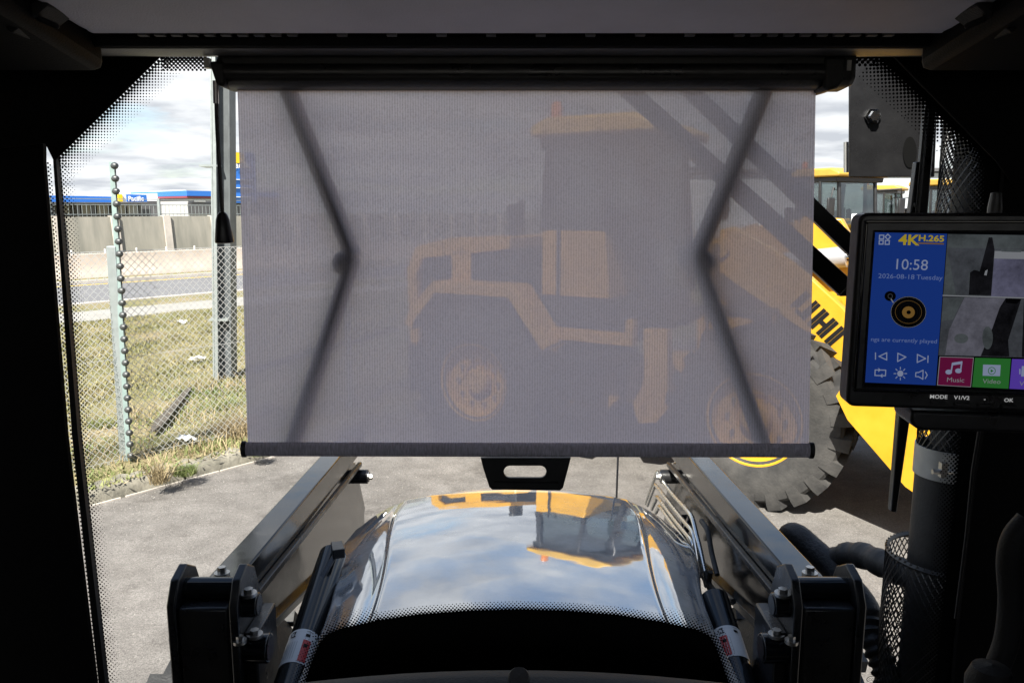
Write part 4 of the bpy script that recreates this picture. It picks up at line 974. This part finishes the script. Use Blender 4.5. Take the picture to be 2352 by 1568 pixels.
for l in ([(590, 530), (600, 700)], [(660, 560), (560, 770)]):
    b = MB(); b.beam(onX(*px7(l[0]), xiR - .024), onX(*px7(l[1]), xiR - .024), .02, .014); b.build('pipe_bracket', M['satin_black'], fl, bevel=.002)
for i, off in enumerate((0, 14, 26)):
    P = catmull([onX(*px7(c), xiR - .03) for c in [(745 + off * 4, 1090), (812 + off, 1200), (860 + off, 1300 - off), (930 + off, 1390 - off * 2), (1010, 1395 - off), (1075, 1380)]], 6)
    b = MB(); b.tube(P, .0065, 8); b.build('hydraulic_hose', M['rubber'], fl, ang=60)

# ------------------------------------------------------------------ roller blind
YT, YBm = 1.05, 1.007
bl = thing('roller_blind', onY(1200, 160, YT), 'grey see-through roller sun blind pulled halfway down the windscreen', 'sun blind')
tl, trr = onY(545, 190, YT), onY(1874, 190, YT); bL, bR = onY(569, 1018, YBm), onY(1858, 1024, YBm)
o = MB().grid(lambda a, c: lerp(lerp(tl, trr, a), lerp(bL, bR, a), c) + V((0, (.002 * math.sin(a * 9) + .0010 * math.sin(a * 41 + 3 * c) + .0016 * math.sin(a * 17 - 2 * c)) * math.sin(c * 3.1), 0)), 90, 30).build('blind_fabric', M['fabric'], bl, fix=False)
# cassette: rounded housing
c0, c1 = onY(482, 165, YT), onY(1946, 165, YT)
cas = [(-.028, .024), (-.030, -.012), (-.024, -.022), (.02, -.024), (.024, -.01), (.024, .03), (-.01, .034)]
MB().prism([(c0.x + .02, YT + y - .004, c0.z + z) for y, z in cas], (c1.x - c0.x - .02, 0, 0)).build('cassette', M['seal'], bl, bevel=.008)
MB().cyl((c0.x + .02, YT - .018, c0.z - .004), (c1.x - .022, YT - .018, c0.z - .004), .0172, n=28).build('roller_tube', M['satin_black'], bl)
e = MB(); pe = [onY(a, c, YT - .036) for a, c in [(1895, 130), (1948, 130), (1943, 165), (1938, 188), (1926, 202), (1905, 208), (1893, 206)]]; e.prism(pe, (0, .05, 0)); e.build('end_cap', M['seal'], bl, bevel=.004)
e = MB(); pe = [onY(a, c, YT - .036) for a, c in [(478, 140), (515, 140), (517, 200), (496, 196), (490, 178), (481, 150)]]; e.prism(pe, (0, .05, 0)); e.build('end_cap', M['seal'], bl, bevel=.004)
p = onY(477, 146, YT - .03); MB().box(p, (.006, .01, .012)).build('bracket_clip', M['steel'], bl); p = onY(1947, 152, YT - .03); MB().box(p, (.005, .01, .012)).build('bracket_clip', M['steel'], bl)
# bottom bar
bb0, bb1 = onY(566, 1031, YBm - .004), onY(1858, 1034, YBm - .004)
cs = [(math.cos(k * math.pi / 8), math.sin(k * math.pi / 8)) for k in range(16)]
MB().prism([bb0 + V((0, y * .006, z * .0096)) for y, z in cs], bb1 - bb0).build('bottom_bar', M['fabric_bar'], bl, ang=60)
for q, dx_ in ((bb0, -.006), (bb1, .006)):
    MB().prism([q + V((0, y * .0075, z * .011)) for y, z in cs], (dx_, 0, 0)).build('bar_end_cap', M['seal'], bl, bevel=.001)
# pull handle with a slot
YH = YBm - .004
outer = [(1104, 1051), (1311, 1051), (1305, 1075), (1293, 1120), (1286, 1126), (1131, 1124), (1124, 1118), (1110, 1075)]
def stadium(cx, cy, hw, hh, n=10):
    o = []
    for k in range(n + 1): an = -math.pi / 2 + math.pi * k / n; o.append((cx + hw - hh + hh * math.cos(an), cy + hh * math.sin(an)))
    for k in range(n + 1): an = math.pi / 2 + math.pi * k / n; o.append((cx - hw + hh + hh * math.cos(an), cy + hh * math.sin(an)))
    return o
inner = stadium(1206, 1083, 49, 14)
def ring(outer, inner, y, th):
    bm = bmesh.new(); vo = [bm.verts.new(onY(a, c, y)) for a, c in outer]; vi = [bm.verts.new(onY(a, c, y)) for a, c in inner]
    eo = [bm.edges.new((vo[i], vo[(i + 1) % len(vo)])) for i in range(len(vo))]; ei = [bm.edges.new((vi[i], vi[(i + 1) % len(vi)])) for i in range(len(vi))]
    g_ = bmesh.ops.triangle_fill(bm, edges=eo + ei, use_beauty=True); fs = [f for f in g_['geom'] if isinstance(f, bmesh.types.BMFace)]
    r_ = bmesh.ops.extrude_face_region(bm, geom=fs); vv = [q for q in r_['geom'] if isinstance(q, bmesh.types.BMVert)]; bmesh.ops.translate(bm, verts=vv, vec=(0, th, 0))
    bmesh.ops.recalc_face_normals(bm, faces=bm.faces); me = bpy.data.meshes.new('ring'); bm.to_mesh(me); bm.free(); return me
me = ring(outer, inner, YH, .004); ph = link('pull_handle', me, M['seal'], bl)
MB().beam(onY(1135, 1106, YH - .001), onY(1283, 1108, YH - .001), .002, .002).build('handle_rib', M['trim_grey'], ph)
# folding spring arms behind the fabric
def arm_bl(pts, r):
    P = [onY(a, c, lerp(YT, YBm, (c - 190) / 830) + .0168) for a, c in pts]
    o = MB().tube(P[:2], r, 12).build('spring_arm', M['satin_black'], bl); MB().tube(P[1:], r * .95, 12).build('spring_arm', M['satin_black'], bl)
    return P
for pts, cc in (([(655, 190), (812, 590), (672, 1020)], (795, 603)), ([(1762, 190), (1600, 590), (1752, 1020)], (1612, 603))):
    P = arm_bl(pts, .0115); k = onY(*cc, P[1].y + .006); MB().cyl(k + V((0, -.010, 0)), k + V((0, .012, 0)), .0165, n=20).build('elbow_joint', M['satin_black'], bl)
# cord and toggle
P = [onY(496, 205, YT - .03), onY(499, 300, YT - .03), onY(506, 420, YT - .03), onY(511, 492, YT - .03)]
MB().cyl(onY(495, 186, YT - .03), onY(496, 238, YT - .03), .0035, n=10).build('ferrule', M['steel'], bl)
cdo = MB().tube(catmull(P, 5), .0026, 8).build('pull_cord', M['seal'], bl)
tp, bp_ = onY(510, 486, YT - .03), onY(516, 559, YT - .03); tx = (bp_ - tp); LL = tx.length
MB().lathe([(0, 0), (.004, .001), (.0065, .004), (.0085, .010), (.0118, LL * .93), (.0112, LL * .98), (.009, LL), (0, LL)], tp, tx, 24).build('cord_toggle', M['satin_black'], cdo)

# ------------------------------------------------------------------ display monitor
MP = onY(2003, 530, .72); yaw = R(8); MNm = V((-math.sin(yaw), -math.cos(yaw), 0)); MEX = V((math.cos(yaw), -math.sin(yaw), 0)); MEZ = V((0, 0, 1))
def S(px, py, off=0.0): return onP(px, py, MP, MNm) + MNm * off
dm = thing('display_monitor', S(2200, 940), 'black camera monitor with a blue media screen reading 10:58', 'monitor')
def rounded(l, t, r_, bt_, rad, slant=0):
    o = []
    for cx, cy, a0 in ((l + rad, t + rad, 180), (r_ - rad, t + rad, 270), (r_ - rad, bt_ - rad, 0), (l + rad, bt_ - rad, 90)):
        for k in range(6): an = R(a0 + 90 * k / 5); o.append((cx + rad * math.cos(an), cy + rad * math.sin(an)))
    return o
# box in monitor-plane metres: x along MEX from MP, z along MEZ
def mp(px, py): q = S(px, py) - MP; return q.dot(MEX), q.dot(MEZ)
x0, z1 = mp(1969, 489); xb, z0 = mp(1943, 931); x0 = (x0 + xb) / 2 ; x1 = x0 + .285
def Mo(x, z, off=0): return MP + MEX * x + MEZ * z + MNm * off
def mrect(a, c, d, e, rad, off, th, name, mat, parent, bevel=.0015):
    pts = [Mo(x, z, off) for x, z in [(p[0], p[1]) for p in rounded(a, c, d, e, rad)]]
    return MB().prism(pts, -MNm * th).build(name, mat, parent, bevel=bevel)
case = mrect(x0, z0, x1, z1, .008, .004, .028, 'case', M['satin_black'], dm, .003)
sx0, sz1 = mp(2003, 533); q_, sz0 = mp(1985, 884); sx0 = (sx0 + q_) / 2; sx1 = x1 - .012
# raised rim of the bezel
def rim(l, t, r_, b_, w_, off0, off1, mat, name):
    for (a, c, d, e) in ((l - w_, t - w_, r_ + w_, t), (l - w_, b_, r_ + w_, b_ + w_), (l - w_, t, l, b_), (r_, t, r_ + w_, b_)):
        MB().prism([Mo(a, c, off1), Mo(d, c, off1), Mo(d, e, off1), Mo(a, e, off1)], -MNm * (off1 - off0)).build(name, mat, case, bevel=.001)
rim(sx0 - .007, sz0 - .0022, sx1 + .005, sz1 + .008, .0028, .0035, .0075, M['gloss_black'], 'bezel_rim')
rim(sx0, sz0, sx1, sz1, .0018, .0035, .0055, M['trim_grey'], 'screen_edge')
EM = {k: emit('screen_' + k, c, s * .34, .45 if k in ('grey', 'violet', 'floor', 'stone') else (.8 if k == 'deep' else 0)) for k, c, s in [('blue', (.012, .045, .26), .50), ('dark', (.0015, .0015, .002), .5), ('text', (.36, .42, .62), .40), ('yellow', (.55, .42, .03), .45),
     ('date', (.16, .22, .45), .5), ('grey', (.055, .06, .07), .55), ('violet', (.10, .10, .155), .55), ('deep', (.008, .008, .010), .5), ('floor', (.12, .12, .15), .5), ('stone', (.065, .075, .08), .55),
     ('maroon', (.14, .008, .05), .5), ('green', (.025, .16, .03), .55), ('purple', (.10, .05, .40), .55), ('gold', (.22, .12, .03), .5), ('line', (.22, .23, .25), .6)]}
scr = MB().poly([Mo(sx0, sz0, .0045), Mo(sx1, sz0, .0045), Mo(sx1, sz1, .0045), Mo(sx0, sz1, .0045)]).build('screen', EM['dark'], dm, ang=0)
lay = [.0047]
def spoly(pts, mat, name='screen_picture', off=None):
    lay[0] += .00002
    return MB().poly([S(a, c, off or lay[0]) for a, c in pts]).build(name, EM[mat], scr, ang=0, fix=False)
def sline(pts, wpx, mat, name='screen_icon', closed=False):
    lay[0] += .00002; b = MB(); P = [V((a, c, 0)) for a, c in pts]
    if closed: P.append(P[0])
    for a, c in zip(P[:-1], P[1:]):
        t = (c - a).normalized(); n = V((-t.y, t.x, 0)) * wpx / 2; a2, c2 = a - t * wpx * .4, c + t * wpx * .4
        b.poly([S(q.x, q.y, lay[0]) for q in (a2 + n, c2 + n, c2 - n, a2 - n)]); 
    return b.build(name, EM[mat], scr, ang=0, fix=False)
def ell(cx, cy, rx, ry, n=28): return [(cx + rx * math.cos(2 * math.pi * k / n), cy + ry * math.sin(2 * math.pi * k / n)) for k in range(n)]
def stext(s, px, py, hpx, mat, name='screen_text', sq=1.0, align='LEFT', bold=0.0, drop=.035):
    lay[0] += .00002; m_px = (S(px + 10, py) - S(px, py)).length / 10; ex_ = (S(px + 100, py + drop * 100) - S(px, py)).normalized()
    return text(name, s, S(px, py, lay[0]), ex_, MEZ, hpx * m_px, EM[mat], scr, align, bold, sq)
# scale from the 1768-wide close-up to picture pixels
def cc(x, y): return ((2030 + x / 3.336) * .91875, (560 + y / 3.336) * .91875)
def C(l): return [cc(*p) for p in l]
spoly(C([(508, 68), (1110, 80), (1015, 1335), (430, 1310)]), 'blue', 'media_panel')
for q in ([(550, 92), (585, 92), (583, 122), (548, 122)], [(548, 135), (580, 135), (578, 166), (546, 166)], [(598, 136), (631, 136), (629, 168), (596, 168)], [(618, 84), (640, 106), (618, 128), (596, 106)]): sline(C(q), 2.6, 'text', closed=True)
def st(s, x, y, h, mat, **k): p = cc(x, y); return stext(s, p[0], p[1], h, mat, **k)
st('4K', 706, 168, 34, 'yellow', bold=.03, sq=1.15); st('H.265', 868, 138, 20, 'yellow', bold=.03, sq=1.22); sline(C([(868, 158), (1078, 164)]), 3, 'gold')
st('10:58', 660, 372, 36, 'text', sq=1.0); st('2026-08-18', 536, 446, 16, 'date', sq=1.12); st('Tuesday', 852, 456, 16, 'date', sq=1.12)
spoly(ell(*cc(788, 728), 41, 36), 'dark', 'record_disc')
for rr_ in (36, 31, 26, 21): sline(ell(*cc(788, 728), rr_, rr_ * .88), .8, 'deep', closed=True)
sline(ell(*cc(788, 728), 30, 26), .7, 'gold', closed=True); sline(ell(*cc(788, 728), 40, 35), .7, 'line', closed=True)
spoly(ell(*cc(788, 730), 14.5, 13.5), 'gold', 'record_label'); spoly(ell(*cc(790, 730), 5, 4.5), 'dark', 'record_hole')
spoly(ell(*cc(637, 596), 13, 11.5), 'dark', 'tone_arm'); sline(ell(*cc(637, 596), 5, 5), 1.3, 'grey', closed=True); sline(C([(645, 622), (662, 648)]), 2.6, 'line')
st('ngs are currently played', 474, 968, 14.5, 'date', sq=1.07)
for q in ([(515, 1065), (515, 1118)],): sline(C(q), 2.4, 'text')
for q in ([(608, 1064), (608, 1124), (544, 1094)], [(700, 1068), (766, 1100), (698, 1136)], [(862, 1078), (930, 1112), (860, 1144)]): sline(C(q), 2.4, 'text', closed=True)
sline(C([(950, 1090), (948, 1144)]), 2.4, 'text')
sline(C([(512, 1206), (600, 1208), (597, 1254), (510, 1252)]), 2.4, 'text', closed=True); sline(C([(540, 1194), (552, 1206), (540, 1218)]), 2, 'text'); sline(C([(570, 1242), (558, 1254), (570, 1266)]), 2, 'text')
spoly(ell(*cc(720, 1236), 7, 7), 'text', 'screen_icon')
for k in range(8):
    an = k * math.pi / 4; c_ = cc(720, 1236); sline([(c_[0] + 10 * math.cos(an), c_[1] + 10 * math.sin(an)), (c_[0] + 14.5 * math.cos(an), c_[1] + 14.5 * math.sin(an))], 2, 'text')
sline(C([(848, 1228), (872, 1226), (908, 1208), (906, 1282), (872, 1262), (846, 1260)]), 2.2, 'text', closed=True); sline(C([(928, 1222), (942, 1248), (926, 1276)]), 2.2, 'text')
# camera pictures
spoly(C([(1112, 82), (1768, 92), (1768, 608), (1074, 588)]), 'grey'); spoly(C([(1112, 82), (1768, 92), (1768, 205), (1104, 196)]), 'stone')
spoly(C([(1104, 200), (1420, 205), (1385, 592), (1076, 586)]), 'stone'); spoly(C([(1104, 196), (1425, 203), (1390, 380), (1290, 400), (1285, 590), (1180, 585)]), 'grey')
spoly(C([(1500, 225), (1768, 235), (1768, 605), (1470, 598)]), 'violet'); spoly(C([(1500, 222), (1768, 228), (1768, 290), (1494, 285)]), 'line')
spoly(C([(1450, 110), (1480, 110), (1498, 210), (1470, 590), (1285, 585), (1295, 400), (1330, 378), (1375, 390), (1410, 260)]), 'deep'); spoly(C([(1550, 205), (1730, 210), (1715, 232), (1555, 228)]), 'stone')
spoly(C([(1422, 385), (1442, 375), (1432, 425), (1412, 420)]), 'line'); spoly(C([(1770, 96), (2300, 106), (2300, 625), (1770, 606)]), 'violet')
sline(C([(1072, 590), (2300, 628)]), 2.6, 'line', 'screen_divider')
spoly(C([(1072, 600), (2300, 636), (2300, 1115), (1034, 1085)]), 'grey'); spoly(C([(1250, 605), (1590, 612), (1380, 1090), (1090, 1082), (1120, 880)]), 'floor')
spoly(C([(1590, 612), (1720, 616), (1610, 960), (1620, 1095), (1385, 1090), (1480, 860), (1540, 690)]), 'deep'); spoly(C([(1590, 618), (1720, 622), (1680, 660), (1590, 650)]), 'dark')
spoly(ell(*cc(1222, 945), 16, 11), 'stone'); spoly(ell(*cc(1440, 940), 12, 26), 'stone'); spoly(C([(1072, 610), (1245, 605), (1150, 790), (1062, 800)]), 'stone')
spoly(C([(1740, 640), (1772, 640), (1765, 1100), (1722, 1098)]), 'deep')
# app tiles
spoly(C([(1043, 1094), (1326, 1102), (1302, 1348), (1022, 1332)]), 'line', 'app_tile'); spoly(C([(1048, 1099), (1321, 1107), (1298, 1343), (1028, 1328)]), 'maroon', 'app_tile')
spoly(C([(1336, 1104), (1632, 1112), (1612, 1360), (1312, 1346)]), 'green', 'app_tile'); spoly(C([(1642, 1114), (1945, 1122), (1925, 1375), (1620, 1360)]), 'purple', 'app_tile'); spoly(C([(1955, 1122), (2260, 1132), (2240, 1385), (1935, 1375)]), 'blue', 'app_tile')
spoly(ell(*cc(1118, 1222), 7.5, 5.5), 'text', 'screen_icon'); spoly(ell(*cc(1198, 1212), 7.5, 5.5), 'text', 'screen_icon'); sline(C([(1138, 1220), (1150, 1150), (1226, 1138), (1216, 1212)]), 3.2, 'text'); sline(C([(1148, 1160), (1224, 1148)]), 4, 'text')
spoly(C([(1402, 1160), (1548, 1164), (1542, 1256), (1398, 1252)]), 'text', 'screen_icon'); sline(ell(*cc(1474, 1212), 8, 8), 1.6, 'green', closed=True); spoly(C([(1464, 1198), (1490, 1212), (1464, 1228)]), 'green', 'screen_icon')
spoly(C([(1722, 1172), (1830, 1176), (1826, 1262), (1716, 1258)]), 'text', 'screen_icon'); sline(C([(1706, 1200), (1706, 1236)]), 3, 'text')
st('Music', 1098, 1302, 16, 'line', sq=1.1); st('Video', 1396, 1314, 16, 'line', sq=1.1); st('Video', 1700, 1334, 16, 'line', sq=1.1)
# case buttons and their print
M['print_white'] = emit('glowing_legend', (.7, .7, .7), .15)  # glow added to the white print so it reads in the dark cab
for (x, y, s_) in ((1038, 1444, 'MODE'), (1230, 1452, 'V1/V2'), (1420, 1462, '-'), (1618, 1472, 'OK')):
    p = cc(x, y); m_px = (S(p[0] + 10, p[1]) - S(*p)).length / 10
    text('button_print', s_, S(p[0], p[1], .0048), (S(p[0] + 100, p[1] + 3) - S(*p)).normalized(), MEZ, 13 * m_px, M['print_white'], case, 'CENTER', .015, 1.1)
    q = cc(x, y + 38); b = MB(); b.box(S(q[0], q[1], .0052), (.0125, .003, .003), Matrix((MEX, MNm, MEZ)).transposed()); b.build('button', M['seal'], case, bevel=.0006)
# shelf below the monitor and its stalk
sh0 = S(2094, 945); pts = [(2096, 944), (2500, 958), (2500, 1000), (2118, 990), (2100, 982), (2094, 968)]
MB().prism([S(a, c, -.002) for a, c in pts], -MNm * .05).build('mount_shelf', M['satin_black'], dm, bevel=.003)
